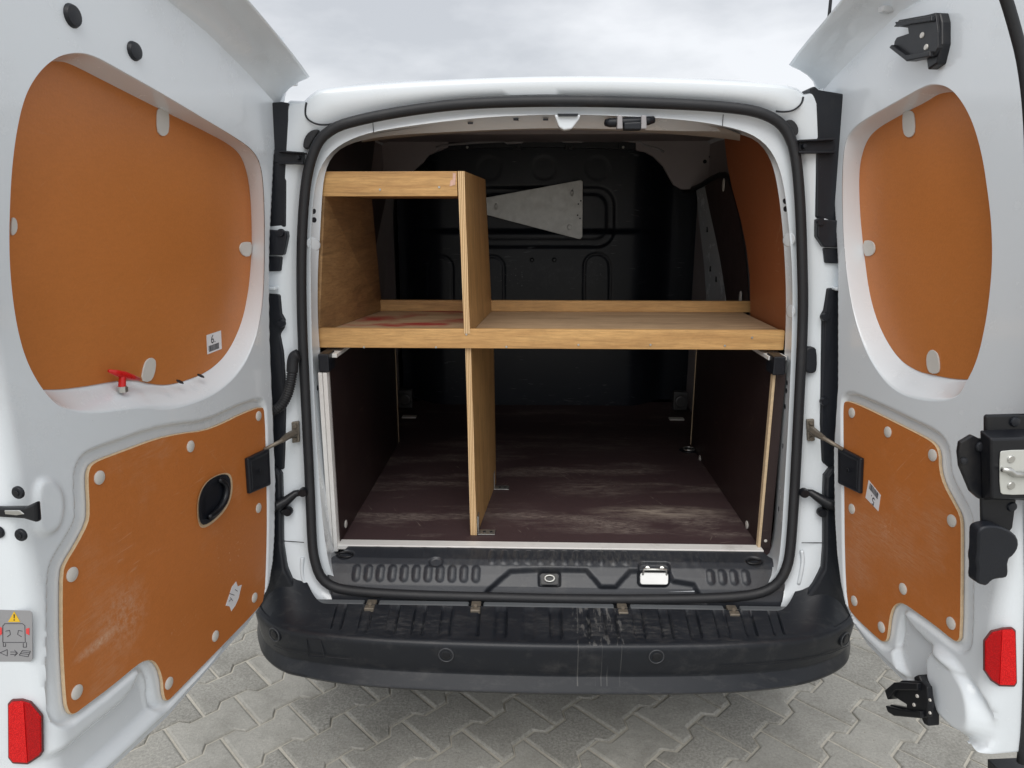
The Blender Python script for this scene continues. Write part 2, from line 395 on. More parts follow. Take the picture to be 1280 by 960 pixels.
# sandy bed that fills the joints, slightly uneven
xs = np.linspace(-4.6, 4.6, 180); ys = np.linspace(-4.2, 6, 180); GX, GY = np.meshgrid(xs, ys)
gz = -.0055 + .0011 * np.sin(GX * 37 + 3 * np.sin(GY * 23)) * np.sin(GY * 41 + GX * 5)
V = np.stack([GX, GY, gz], -1).reshape(-1, 3); n = 180
pave = mk('pavement', V, [(j * n + i, j * n + i + 1, (j + 1) * n + i + 1, (j + 1) * n + i) for j in range(n - 1) for i in range(n - 1)], SANDM, smooth=True); pave['kind'] = 'structure'
pv, pf = paver_geo(); pme = None; near = []; far = []
for i in range(-36, 37):
    for j in range(-30, 31):
        c = ORG + E1 * PW * (i + .5) + E2 * PLn * (j + .5 + .5 * (i % 2))
        if abs(c[0]) > 4.4 or c[1] < -4 or c[1] > 5.8: continue
        (near if (-1.25 < c[0] < 1.25 and -.95 < c[1] < .7) else far).append(c)
a = math.atan2(E1[1], E1[0])
for c in near:
    if pme is None: o = mk('paving_stone', pv, pf, PAVER, smooth=False); pme = o.data
    else: o = bpy.data.objects.new('paving_stone', pme); COL.objects.link(o)
    o.location = (c[0], c[1], random.uniform(-.0012, .0012)); o.rotation_euler = (random.gauss(0, .004), random.gauss(0, .004), a + random.choice((0, math.pi)) + random.gauss(0, .003))
    attach(o, pave)
lv, lf = paver_geo(False); lv = np.array(lv); ca, sa = math.cos(a), math.sin(a); FV = []; FF = []
for c in far:
    k = len(FV) * len(lv); dz = random.uniform(-.0012, .0012)
    FV.append(np.stack([c[0] + lv[:, 0] * ca - lv[:, 1] * sa, c[1] + lv[:, 0] * sa + lv[:, 1] * ca, lv[:, 2] + dz], 1)); FF += [tuple(q + k for q in f) for f in lf]
fo = mk('paving_stone', np.vstack(FV), FF, PAVER, pave); fo['kind'] = 'stuff'

# grit lying on the stones and in the joints
gv, gf = [], []
for _ in range(1500):
    r_ = random.uniform(.0006, .0020); x0 = random.uniform(-1.3, 1.3); y0 = random.uniform(-.95, .3); k = len(gv); a_ = random.random() * 6
    for q in range(4): gv.append((x0 + r_ * math.cos(a_ + q * 1.57) * random.uniform(.7, 1.3), y0 + r_ * math.sin(a_ + q * 1.57) * random.uniform(.7, 1.3), .0004))
    gv.append((x0, y0, r_ * 1.1)); gf += [(k, k + 1, k + 4), (k + 1, k + 2, k + 4), (k + 2, k + 3, k + 4), (k + 3, k, k + 4)]
grit = mk('grit', gv, gf, simple('grit_stone', (.30, .27, .22), .9, var=.5, sc=200)); grit['kind'] = 'stuff'; grit['label'] = 'loose grit scattered over the grey paving stones'; grit['category'] = 'grit'

# a thin street lamp far behind the van (only its column shows above the right door)
lamp = root('street_lamp', 'thin dark street lamp column far behind the white van, above the right door', 'street lamp', (11.83, 30, 0))
pz = MB().tube([(11.83, 30, 0), (11.83, 30, 5), (11.83, 30, 10.4)], [.11, .09, .06], 10).build('column', BLACK2, lamp)
MB().tube([(11.83, 30, 10.4), (11.7, 30, 10.8), (11.1, 30, 10.95)], .045, 8).build('arm', BLACK2, lamp)
MB().box(10.5, 11.15, 29.87, 30.13, 10.9, 11.02).build('lamp_head', BLACK2, lamp, bev=.03)

# ------------------------------------------------------------------ the van
van = root('panel_van', 'white panel van seen from behind with both rear doors swung wide open', 'van', (0, 1.9, 0))
SEALP = [(690, 126.5), (755, 127), (805, 128.5), (870, 131), (930, 136), (958, 143), (978, 155), (990, 175), (996, 202), (1000, 250), (1002, 300), (1004, 370), (1003, 420), (999, 500), (994, 600), (989, 680), (985, 708), (972, 732), (945, 744), (890, 748), (790, 749.5), (690, 748.5), (600, 746), (520, 744), (450, 740), (416, 735), (400, 722), (393, 700), (390, 680), (387, 600), (382, 500), (377, 400), (376.5, 310), (380.5, 240), (387, 203), (398, 175), (414, 162), (430, 154.5), (480, 143), (540, 134), (580, 130), (630, 127.5)]
OUTP = [(690, 768), (400, 768), (372, 755), (350, 730), (335, 640), (330, 400), (336, 250), (348, 160), (356, 130), (366, 127.5), (379, 131), (385, 126), (392, 118), (402, 112.5), (480, 105.5), (600, 99.5), (700, 97), (800, 98), (900, 102), (980, 108), (996, 111.5), (1003, 117), (1006, 121), (1020, 112), (1032, 112), (1046, 200), (1056, 400), (1052, 640), (1040, 730), (1012, 755), (985, 768)]
F1P = [(690, 742), (440, 738), (416, 725), (408, 690), (402, 640), (396, 560), (392, 480), (389, 400), (388, 300), (392, 240), (399, 212), (411, 192), (431, 177), (460, 166), (500, 159), (560, 151), (620, 145.5), (690, 143), (760, 144), (850, 149), (900, 156), (935, 165), (957, 179), (971, 200), (980, 230), (987, 290), (991, 350), (990, 420), (986, 520), (981, 600), (976, 690), (968, 725), (945, 738)]
F2P = [(690, 700), (435, 700), (421, 690), (413, 600), (406, 500), (400, 440), (397, 400), (397, 337), (400, 294), (403, 235), (407, 212), (414, 197), (427, 184), (452, 175), (489, 169), (540, 166), (620, 162), (690, 160), (760, 161), (850, 164), (900, 164), (918, 166), (943, 173), (959, 190), (969, 215), (976, 260), (981, 320), (983, 380), (981, 440), (976, 520), (971, 600), (965, 690), (945, 700)]
CPX = np.array([690., 440.])
sp = resample(smoothpoly(SEALP, 2), 220); TH = np.arctan2(sp[:, 1] - CPX[1], sp[:, 0] - CPX[0])
def cast(poly, th, sm=1):
    P = np.array(smoothpoly(poly, sm)) if sm else np.array(poly, float); out_ = []
    for t in th:
        d = np.array([math.cos(t), math.sin(t)]); best = 0
        for i in range(len(P)):
            a_, b_ = P[i], P[(i + 1) % len(P)]; e = b_ - a_; den = d[0] * e[1] - d[1] * e[0]
            if abs(den) < 1e-12: continue
            q = a_ - CPX; tt = (q[0] * e[1] - q[1] * e[0]) / den; ss = (q[0] * d[1] - q[1] * d[0]) / den
            if -1e-6 <= ss <= 1 + 1e-6 and tt > best: best = tt
        out_.append(CPX + d * best)
    return np.array(out_)
sealc = cast(SEALP, TH, 2); outc = cast(OUTP, TH, 1); f1c = cast(F1P, TH, 2); f2c = cast(F2P, TH, 2)
def ringR(P, off): return [PR(p[0], p[1], off) for p in P]
mid1 = sealc + (outc - sealc) * .30; mid2 = sealc + (outc - sealc) * .62; near_ = sealc + (outc - sealc) / (np.linalg.norm(outc - sealc, axis=1)[:, None] + 1e-9) * 7
R_out = ringR(outc, 0)
R_o2 = [np.array([p[0] * 1.001, p[1] + .004, p[2] + (.0015 if p[2] > 1.6 else 0)]) for p in R_out]
ext = [np.array([p[0] * 1.03, p[1] + .05, p[2] + (.012 if p[2] > 1.6 else 0)]) for p in R_out]
R = [ext, R_o2, ringR(outc + (sealc - outc) * .03, -.002), ringR(outc + (sealc - outc) * .08, -.003), ringR(mid2, -.004), ringR(mid1, .004), ringR(near_, .014), ringR(sealc, .020)]
F2w = [PY(p[0], p[1], .052 + .043 * float(sstep(215, 180, p[1]))) for p in f2c]
F1 = [PR(p[0], p[1], .014) for p in f1c]; F1b = [PR(*(f1c[i] * .93 + f2c[i] * .07), .022) for i in range(len(f1c))]
R += [F1, F1b, F2w]
V, Fc = loft(R)
body = mk('body_rear_frame', V, Fc, PAINT, van, smooth=True, auto=55)
# dark shell of the load bay behind the frame
r0 = F2w
def bay(y, e):
    o = []
    for p in f2c:
        d = (p - CPX); k = 1 / max(abs(d[0]) / (.665 * 480), abs(d[1]) / (.58 * 480)); q = d * k / 480
        x = q[0]; z = 1.16 - q[1] * .99
        o.append(np.array([np.clip(x * 1.0, -.665, .665), y, np.clip(z, .585, 1.675 + e)]))
    return o
V, Fc = loft([r0, bay(.11, 0), bay(.5, .05), bay(1.0, .075), bay(1.5, .085)])
mk('load_bay_lining', V, Fc, LINING, van, smooth=True, auto=40)
# beige header that closes the roof above the opening
hp = [(452, 170), (489, 163.5), (560, 154), (620, 148.5), (690, 146), (760, 147), (850, 152), (905, 159), (925, 168)]
hb = [(452, 178), (489, 173), (560, 167), (620, 163.5), (690, 162), (760, 163), (850, 168), (905, 173), (925, 176)]
hp = resample(smoothpoly(hp, 2, False), 60, False); hb = resample(smoothpoly(hb, 2, False), 60, False)
A = [PR(x, y, .03) for x, y in hp]; B = [PY(x, y, .13) for x, y in hb]; Cc = [p + np.array([0, .03, .02]) for p in B]
V, Fc = loft([A, [a_ * .5 + b_ * .5 + np.array([0, 0, .004]) for a_, b_ in zip(A, B)], B, Cc], False)
hd = mk('roof_header', V, Fc, HEADER, van, smooth=True)
for (x, y) in ((645, 149.5), (682, 149.5), (588, 154)): p = PR(x, y, .028); MB().box(p[0] - .006, p[0] + .006, p[1] - .004, p[1] + .002, p[2] - .002, p[2] + .002).build('slot', BLACK, hd)
# outer flanks, roof and front of the van (behind the doors)
def hull_ring(y, hw, zt, zb, n=48):
    o = []
    for i in range(n):
        a_ = math.pi * 2 * i / n; cx, cz = math.cos(a_), math.sin(a_); e = .28
        x = hw * math.copysign(abs(cx) ** e, cx); zc = (zt + zb) / 2; hz = (zt - zb) / 2
        z = zc + hz * math.copysign(abs(cz) ** e, cz); x *= 1 - .13 * sstep(1.0, 1.8, z)
        o.append((x, y, z))
    return o
V, Fc = loft([hull_ring(*q) for q in ((.10, .70, 1.755, .36), (.16, .785, 1.77, .34), (.3, .81, 1.775, .32), (1.2, .83, 1.80, .30), (2.3, .83, 1.795, .30), (2.75, .82, 1.74, .30), (3.25, .80, 1.24, .30), (3.8, .77, 1.02, .30), (4.05, .66, .80, .34))])
n0 = len(V); Fc.append(tuple(range(n0 - 48, n0)))
mk('body_shell', V, Fc, PAINT, van, smooth=True)
for sx in (-1, 1):
    MB().hexa([(sx * .70, 2.78, 1.68), (sx * .72, 2.80, 1.68), (sx * .80, 3.24, 1.22), (sx * .78, 3.24, 1.22)], [(sx * .84, 2.3, 1.2), (sx * .845, 2.3, 1.2), (sx * .845, 3.1, 1.15), (sx * .84, 3.1, 1.15)]).build('side_window', GLASSD, van)
    tl = MB().prism([(sx * .765, .10, .95), (sx * .80, .14, .95), (sx * .785, .15, 1.40), (sx * .755, .11, 1.40)], (0, .06, 0)).build('tail_lamp', TAILRED, van, bev=.01)
    for wy in (.62, 3.30):
        wh = MB().tube([(sx * .60, wy, .31), (sx * .62, wy, .31), (sx * .78, wy, .31), (sx * .80, wy, .31)], [.27, .31, .31, .28], 36).build('wheel', TYRE, van, bev=.01)
        MB().disc((sx * .80, wy, .31), (sx, 0, 0), .19, .012, 28).build('rim', STEEL, wh)
MB().hexa([(-.66, 2.76, 1.72), (.66, 2.76, 1.72), (.74, 3.27, 1.25), (-.74, 3.27, 1.25)], [(-.66, 2.78, 1.74), (.66, 2.78, 1.74), (.74, 3.29, 1.27), (-.74, 3.29, 1.27)]).build('windscreen', GLASSD, van)
MB().box(-.66, .66, .02, 3.9, .30, .50).build('underbody_shade_box', BLACK, van, bev=.03)  # black box added out of sight to keep the underside in dark shadow

# rubber seal round the opening
MB().tube(ringR(resample(smoothpoly(SEALP, 3), 260), -.004), .0122, 12, True).build('door_seal', RUBBER, van, smooth=True)
# seams of the roof end piece and lower body
def grooveline(pts, r=.0022, off=-.0045, name='panel_seam', mat=None, sm=2):
    P = resample(smoothpoly(pts, sm, False), 24, False)
    return MB().tube([PR(x, y, off) for x, y in P], r, 6).build(name, mat or BLACK, van, smooth=True)
grooveline([(383, 128), (381.5, 137), (382, 146), (388, 152), (398, 156), (410, 156), (419, 154)])
grooveline([(1004, 121), (1003, 127), (999, 133), (990, 139), (978, 140), (970, 139)])
grooveline([(352, 676), (380, 678)], .0010); grooveline([(1002, 678.5), (1034, 678.5)], .0010)
for pts in ([(378, 697), (377, 715), (380, 728), (384, 735)], [(1002, 688), (1004, 700), (1001, 718), (998, 730)]):
    MB().tube([PR(x, y, .002) for x, y in resample(smoothpoly(pts, 2, False), 16, False)], .005, 8).build('pressed_bead', PAINT, van, smooth=True)

for q_ in ([(466, 152), (467, 166)], [(904, 143), (903, 158)]): MB().tube([PR(x, y, .012) for x, y in q_], .0008, 5).build('panel_seam', RUBBER, body)
def pxprism(pts, off, depth, mat, name, parent=van, bev=.002, sm=0, **k):
    P = smoothpoly(pts, sm) if sm else pts
    return MB().prism([PR(x, y, off) for x, y in P], (0, depth, 0)).build(name, mat, parent, bev=bev, **k)
def pull(pts, k):                                 # mirrored detail on the other side, own coordinates
    return pts
# hinge-side black covers
pxprism([(338, 128), (352, 127), (361, 128.5), (361.5, 150), (358.5, 220), (357, 284), (322, 284), (325, 200)], -.004, .06, BLACK, 'upper_hinge_cover', sm=0, bev=.004)
pxprism([(322, 286), (358, 289), (358.5, 296), (354, 319), (322, 319)], -.018, .05, BLACK, 'cover_clip', bev=.003)
pxprism([(322, 320), (352, 321), (350.5, 339), (322, 340)], -.012, .05, BLACK, 'cover_clip', bev=.003)
pxprism([(340, 187), (378, 190), (379, 205), (340, 203)], -.006, .03, BLACK, 'cover_arm', bev=.002)
pxprism([(347, 188), (379, 190), (379, 192), (347, 190)], -.020, .03, BLACK, 'cover_arm', bev=.001)
pxprism([(347, 203), (379, 203), (379, 205), (347, 205)], -.020, .03, BLACK, 'cover_arm', bev=.001)
pxprism([(322, 366), (350, 368), (352, 392), (356, 400), (355, 410), (350, 418), (354, 440), (356, 470), (357, 500), (356, 560), (355, 587), (322, 592)], -.008, .05, BLACK, 'lower_hinge_cover', bev=.004)
pxprism([(1012, 110), (1019, 107.5), (1024, 112), (1060, 118), (1060, 284), (1020, 272), (1020.5, 220), (1020, 178), (1019, 130)], -.004, .06, BLACK, 'upper_hinge_cover', bev=.004)
pxprism([(1022, 274), (1060, 276), (1060, 309), (1030, 309), (1022, 296)], -.018, .05, BLACK, 'cover_clip', bev=.003)
pxprism([(1030, 310), (1060, 311), (1060, 330), (1032, 329)], -.012, .05, BLACK, 'cover_clip', bev=.003)
pxprism([(999, 176), (1044, 173), (1044, 192), (999, 191)], -.006, .03, BLACK, 'cover_arm', bev=.002)
pxprism([(999, 174.5), (1044, 172.5), (1044, 175), (999, 177)], -.020, .03, BLACK, 'cover_arm', bev=.001)
pxprism([(999, 189), (1044, 189), (1044, 191.5), (999, 191.5)], -.020, .03, BLACK, 'cover_arm', bev=.001)
pxprism([(1034, 360), (1060, 361), (1060, 592), (1041, 589), (1028, 578), (1026, 530), (1027, 480), (1028, 402), (1026, 396), (1030, 388), (1032, 375)], -.008, .05, BLACK, 'lower_hinge_cover', bev=.004)
def knob(x, y, r, off=-.012, h=.012, mat=None, name='screw', parent=van, n=(0, -1, 0)):
    c = PR(x, y, off); return MB().disc(c, n, r, h, 14).build(name, mat or BLACK, parent, smooth=True, auto=40)
for x, y in ((353, 404), (1030, 396), (1029, 501), (352, 291), (1024, 277)): knob(x, y, .0095)
for x, y in ((374, 197), (1004, 183)): knob(x, y, .005, -.008)
# rubber buffers at the top corners, oval grommet
pxprism([(378, 182), (380, 172), (386, 164), (395, 161), (399, 163), (389, 178), (385, 186), (380, 186)], -.004, .02, RUBBER, 'rubber_buffer', bev=.004, sm=1)
pxprism([(984, 149), (992, 150), (998, 158), (998.5, 166), (994, 171), (990, 166), (984, 156)], -.004, .02, RUBBER, 'rubber_buffer', bev=.004, sm=1)
pxprism([(1007, 438), (1010, 434), (1018, 434), (1021.5, 438), (1022, 462), (1018, 467), (1010, 467), (1007, 462)], -.008, .02, BLACK, 'grommet', bev=.004, sm=1)
# cable conduit with corrugations (left)
ct = resample(smoothpoly([(373, 443), (366, 446), (365, 470), (360, 493), (351, 509), (336, 516)], 3, False), 90, False)
rr = [.0135 if (i < 26) else (.0128 if i % 3 else .0098) for i in range(90)]
MB().tube([PR(x, y, -.028) for x, y in ct], rr, 14).build('cable_conduit', RUBBER, van, smooth=True)
# door check straps and hinge arms
for sd, pts, rod, bolts in ((-1, [(364, 528), (373, 527), (374, 553), (365, 554)], [(369, 541), (360, 545), (352, 551), (330, 562)], ((369, 532), (369, 549))), (1, [(1009, 525), (1018, 524), (1019, 551), (1010, 552)], [(1014, 537), (1022, 543), (1030, 548), (1054, 562)], ((1013.5, 528), (1014, 548)))):
    cs = pxprism(pts, -.003, .01, DIRTYMETAL, 'check_strap', bev=.002)
    for (x, y) in bolts: knob(x, y, .006, -.004, .006, DIRTYMETAL, 'bolt', cs)
    P = [PR(x, y, -.012 - .03 * i) for i, (x, y) in enumerate(rod)]
    MB().tube(P, [.006, .0065, .005, .0042], 8).build('strap_rod', DIRTYMETAL, cs, smooth=True)
    MB().tube(P[:3], [.0095, .0085, .006], 6).build('strap_link', DIRTYMETAL, cs)
for arm, kn in (([(379, 615), (369, 617), (358, 626), (348, 632), (334, 634)], ((380, 614), (361, 638))), ([(1005, 615), (1014, 616), (1026, 624), (1036, 630), (1054, 632)], ((1004, 615), (1026, 639)))):
    ha = MB().tube([PR(x, y, -.012 - .006 * i) for i, (x, y) in enumerate(arm)], [.008, .009, .012, .014, .014], 10).build('lower_hinge_arm', BLACK2, van, smooth=True)
    for x, y in kn: knob(x, y, .0115, -.012, .014, BLACK2, 'hinge_bolt', ha)
    x, y = kn[1]; x2 = 344 if x < 600 else 1044
    MB().tube([PR(x, y, -.012), PR(x2, y + 1, -.012)], .009, 10).build('hinge_pin', BLACK2, ha, smooth=True)
for x in (338, 1050):
    MB().box(*sorted((PR(x, 350, 0)[0] - .02, PR(x, 350, 0)[0] + .02)), -.022, .05, PR(x, 346, 0)[2] - .030, PR(x, 346, 0)[2] - .022).build('upper_hinge', PAINT, van, bev=.003)

# holes on the inner flange, each lying on its surface
F2r = F2w
for side, pts in ((-1, [(389.5, 262, 2.4), (393, 274, 3), (391, 307, 1.2), (396, 480, 2.0)]), (1, [(985, 249, 2.4), (982, 261, 3), (988, 295, 1.2), (988, 387, 1.2), (984.5, 475, 2.0), (983, 490, 3.0), (981.5, 508, 3.0), (980, 555, 1.4), (976, 633, 2.0)])):
    for x, y, h in pts:
        best = None
        for k in range(len(f1c)):
            a_, b_ = f1c[k] * .93 + f2c[k] * .07, f2c[k]; e = b_ - a_; t = float(np.clip(((x - a_[0]) * e[0] + (y - a_[1]) * e[1]) / (e @ e), .1, .9)); q = a_ + e * t; dd = math.hypot(q[0] - x, q[1] - y)
            if best is None or dd < best[0]: best = (dd, k, t)
        _, k, t = best; e = F2r[k] - F1b[k]; p = F1b[k] + e * t; e /= np.linalg.norm(e); tg = F2r[(k + 1) % len(F2r)] - F2r[k - 1]; tg /= np.linalg.norm(tg); nr = np.cross(e, tg)
        if nr[0] * side > 0: nr = -nr
        MB().disc(p, nr, .0065, .0012, 14, 0, up=e, ry=.0022 * h).build('flange_hole', BLACK, body)
        if h < 1.3: MB().disc(p, nr, .016, .0007, 20, .0006, up=e, ry=.022).build('pressed_dimple', PAINT, body, smooth=True)
for pts, nm in (([(345, 585), (351, 594), (352, 640), (352.5, 682), (357, 712), (367, 735), (384, 752), (390, 760), (388, 776), (320, 776), (320, 585)], 1), ([(1040, 585), (1032, 596), (1031, 640), (1031, 685), (1029, 712), (1019, 732), (1008, 747), (1002, 756), (1004, 772), (1066, 772), (1066, 585)], 2)):
    pxprism(pts, -.022, .06, BUMPER, 'bumper_side_column', bev=.008, seg=3)
# ------------------------------------------------------------------ load bay
MB().box(-.655, .655, .032, 1.50, .575, .600).build('load_floor', FLOORPLY, van)
MB().box(-.556, .556, .001, .034, .590, .6035).build('floor_edge_strip', ALU, van, bev=.0015)
# lower side boards with their pale edges, posts, corner blocks
for s in (-1, 1):
    sb = MB().box(*sorted((s * .552, s * .564)), .022 if s < 0 else .034, .86, .6, 1.098).build('side_board', DARKPLY, van, bev=.001)
    MB().box(*sorted((s * .5505, s * .5645)), .8605, .8645, .605, 1.098).build('board_edge', EDGE, sb)
    MB().box(*sorted((s * .535, s * .580)), .03, .86, 1.099, 1.109).build('top_rail', ALU, van, bev=.001)
    x0, x1 = (-.573, -.547) if s < 0 else (.538, .567)
    MB().box(x0, x1, -.002, .055, 1.068, 1.1145).build('corner_block', BLACK, van, bev=.003)
MB().box(-.5765, -.566, .000, .02, .585, 1.067).box(-.5645, -.5535, -.002, .02, .585, 1.067).box(-.577, -.553, .006, .021, .585, 1.067).build('board_post', ALU, van, bev=.0015)
MB().box(.5455, .5520, .018, .0335, .604, 1.067).build('board_edge', EDGE, van)
MB().box(.5525, .578, .022, .0335, .600, 1.067).build('filler_board', DARKPLY, van)
MB().disc(PY(957, 676, .0215), (0, -1, 0), .0042, .0015, 12).build('white_screw', CLIP, van, smooth=True)
def clipdisc(c, n, r, ry, parent, name='plastic_clip', mat=None, h=.0025, up=(0, 0, 1)):
    return MB().disc(c, n, r, h, 18, .0008, up=up, ry=ry).build(name, mat or CLIP, parent, smooth=True, auto=50)
for x, y, s in ((432, 655, -1), (490, 574, -1), (934, 656, 1), (875, 573, 1)):
    p = PX(x, y, s * .5525); clipdisc(p, (-s, 0, .03), .012, .0115, van)
for x, y in ((970, 667), (434, 630)): pass
# bumps/rings in the far corners
for s, px_, in ((-1, 507), (1, 850)):
    c = PY(px_, 505, 1.30)
    MB().box(c[0] - .03, c[0] + .03, 1.29, 1.33, .62, .70).disc((c[0], 1.29, .66), (0, -1, 0), .028, .012).build('lashing_bracket', simple('dull_steel%d' % (s + 1), (.10, .10, .10), .4, metal=.6), van, bev=.004)
    MB().box(c[0] - s * .03 - .03, c[0] - s * .03 + .03, 1.20, 1.23, .60, .606).build('floor_slot', CLIP, van)
c = PZ(861, 563, .603); MB().disc(c, (0, 0, 1), .035, .004, 20, .0, up=(0, 1, 0), ry=.03).build('lashing_point', BLACK2, van, smooth=True)
MB().tube([c + np.array([.02 * math.cos(t), .02 * math.sin(t), .007]) for t in np.linspace(0, 6.28, 16, endpoint=False)], .003, 6, True).build('lashing_ring', STEEL, van, smooth=True)

# bulkhead: moulded black plastic, height field facing the rear
BY = 1.45
nx, nz = 240, 220
gx = np.linspace(-.655, .70, nx); gz_ = np.linspace(.6, 1.76, nz); X, Z = np.meshgrid(gx, gz_)
def bpoly(P): return np.array([PY(x, y, BY)[[0, 2]] for x, y in P])
def rrect(x0, y0, x1, y1, r, n=6):
    o = []
    for cx, cy, a0 in ((x1 - r, y0 + r, -90), (x1 - r, y1 - r, 0), (x0 + r, y1 - r, 90), (x0 + r, y0 + r, 180)):
        for k in range(n + 1): t = math.radians(a0 + 90 * k / n); o.append((cx + r * math.cos(t), cy + r * math.sin(t)))
    return o
H = np.zeros_like(X)
d = sdf(bpoly(rrect(590, 234, 768, 309, 22)), X, Z); H -= .008 * sstep(.008, -.010, d)
d = sdf(bpoly(rrect(600, 243, 758, 299, 16)), X, Z); H += .004 * sstep(.005, -.005, d)
H += .018 * sstep(1.388, 1.362, Z + .0 * X) * sstep(.60, .42, np.abs(X + .02))          # lower half stands proud
for x0, x1, y0, y1 in ((535, 566, 320, 378), (600, 630, 320, 378), (730, 762, 317, 377)):
    d = sdf(bpoly(rrect(x0, y0, x1, y1 + 22, (x1 - x0) / 2 - .5)), X, Z); H -= .006 * np.exp(-(d / .0035) ** 2)
for cx in (545, 612, 680, 747):
    d = sdf(bpoly(rrect(cx - 15, 195, cx + 15, 225, 14.5)), X, Z); H -= .0010 * sstep(.008, -.008, d)
H -= .10 * sstep(.40, .60, np.abs(X + .03)) ** 1.5
V = np.stack([X, BY - H, Z], -1).reshape(-1, 3)
BULKM = ply_film('scuffed_bulkhead_plastic', (.010, .0125, .018), (.26, .27, .29), .30, .36, 21, scuff=.0, weave=True)
BULKM.node_tree.nodes['Principled BSDF'].inputs['Specular IOR Level'].default_value = .3
bulk = mk('bulkhead', V, [(j * nx + i, j * nx + i + 1, (j + 1) * nx + i + 1, (j + 1) * nx + i) for j in range(nz - 1) for i in range(nx - 1)], BULKM, van, smooth=True)
for x, y in ((665, 325), (693, 325)):
    MB().disc(PY(x, y, BY - .03), (0, -1, 0), .009, .008, 12).build('bolt', BLACK2, bulk, smooth=True)
# roof-end trims on top of the bulkhead
def yprism(pts, yy, depth, mat, name, parent=van, bev=.0, sm=0, **k):
    P = smoothpoly(pts, sm) if sm else pts
    return MB().prism([PY(x, y, yy) for x, y in P], (0, depth, 0)).build(name, mat, parent, bev=bev, **k)
yprism([(795, 176), (912, 160), (915, 222), (884, 229), (870, 236), (852, 237), (842, 231), (836, 221), (829, 208), (817, 196), (806, 190), (795, 188)], 1.33, .02, LINING, 'roof_corner_panel', bev=.004)
yprism([(400, 150), (560, 174), (560, 184), (548, 189), (536, 194), (528, 204), (516, 214), (500, 222), (480, 240), (400, 250)], 1.33, .02, LINING, 'roof_corner_panel', bev=.004)
yprism([(540, 176), (600, 172), (690, 170.5), (800, 175), (800, 187), (690, 184), (600, 185), (540, 190)], 1.36, .02, BULK, 'bulkhead_top_frame', bev=.002)
RIMM = simple('trim_lip_grey', (.34, .33, .34), .5)
pts = [(545, 184), (560, 181), (600, 178), (630, 176.5), (634, 179), (652, 178), (656, 175.5), (700, 175), (704, 177), (727, 177), (731, 174.5), (780, 175.5), (800, 178), (806, 182), (822, 186), (830, 190)]
MB().tube([PY(x, y, 1.33) for x, y in pts], .0050, 6).build('trim_lip', RIMM, van, smooth=True)
for x in (584, 646, 712, 779):
    f = yprism([(x - 5, 178), (x + 5, 178), (x + 5, 187), (x - 5, 187)], 1.335, .01, BULK, 'fixing_tab', bev=.001)
    MB().disc(PY(x, 184, 1.335), (0, -1, 0), .0055, .004, 12).build('screw', STEEL if x in (584, 779) else BLACK2, f, smooth=True)
for cx in (636, 712): yprism([(cx - 12, 173), (cx - 7, 168), (cx + 7, 168), (cx + 12, 173)], 1.30, .05, LINING, 'roof_bracket', bev=.004)
for y_, z_ in ((.42, 1.700), (.90, 1.718)): MB().box(-.52, .50, y_, y_ + .07, z_, z_ + .02).build('roof_bow', LINING, van, bev=.006)
# right wall: orange upper lining, sliding door behind it, pillar
def xprism(pts, xx, depth, mat, name, tap=.12, parent=van, bev=0, sm=0, **k):
    P = smoothpoly(pts, sm) if sm else pts; s = 1 if xx > 0 else -1
    q = [pl(x, y, (xx, 0, 1.2), (1, 0, s * tap)) for x, y in P]
    return MB().prism(q, (s * depth, 0, 0)).build(name, mat, parent, bev=bev, **k)
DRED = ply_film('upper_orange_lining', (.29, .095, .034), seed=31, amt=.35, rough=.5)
q = [pl(x, y, (.600, 0, 1.2), (1, 0, .12)) for x, y in [(938, 420), (938, 385), (937, 345), (933, 310), (926, 275), (915, 235), (909, 205), (905, 168), (906, 150)]]
q += [np.array([.555, .10, 1.66]), np.array([.600, .10, 1.2]), np.array([.61, .10, 1.11])]
q[-3][0] = .6 - .12 * (.46)
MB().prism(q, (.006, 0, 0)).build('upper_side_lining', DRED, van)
ql = [(-p[0] - .02, p[1], p[2]) for p in q]
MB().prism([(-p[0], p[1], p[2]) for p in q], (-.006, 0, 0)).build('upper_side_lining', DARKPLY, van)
for s in (1, -1):
    def fl(L, xx, tap=.1):
        o = [pl(x, y, (xx, 0, 1.2), (1, 0, tap)) for x, y in L]
        return [np.array([s * p[0], p[1], p[2]]) for p in o]
    MB().prism(fl([(870, 236), (884, 226), (887, 245), (893, 275), (900, 310), (905, 345), (908, 395), (884, 395), (880, 330), (873, 270)], .650), (s * .01, 0, 0)).build('door_pillar', PAINT if s > 0 else simple('shaded_pillar_paint', (.30, .29, .29), .5), van, bev=.002)  # left pillar is the same white, its shade put into a darker colour
    MB().prism(fl(smoothpoly([(880, 228), (908, 219), (916, 235), (928, 280), (936, 330), (939, 395), (910, 395), (903, 340), (893, 290), (884, 250)], 1), .645), (s * .008, 0, 0)).build('sliding_door_board', simple('brown_door_board', (.060, .040, .038), .45, var=.2) if 'brown_door_board' not in MATS else MATS['brown_door_board'], van, bev=.001)
    MB().tube(fl(resample(smoothpoly([(855, 238), (872, 235), (890, 222), (908, 216), (917, 232), (929, 278), (937, 330), (940, 390)], 2, False), 30, False), .640), .010, 8).build('door_rubber', RUBBER, van, smooth=True)
    for (x, y) in ((905, 231), (926, 372)):
        c = fl([(x, y)], .637)[0]; MB().disc(c, (-s, 0, 0), .012, .004, 12, ry=.022).build('plastic_clip', CLIP, van, smooth=True)
m = MB()
for x, y, r in ((881, 202, .008), (887, 196, .004), (897, 199, .007), (897, 181, .004)): m.disc(PY(x, y, 1.328), (0, -1, 0), r, .002, 10)
m.build('panel_hole', BLACK, van)
m = MB()
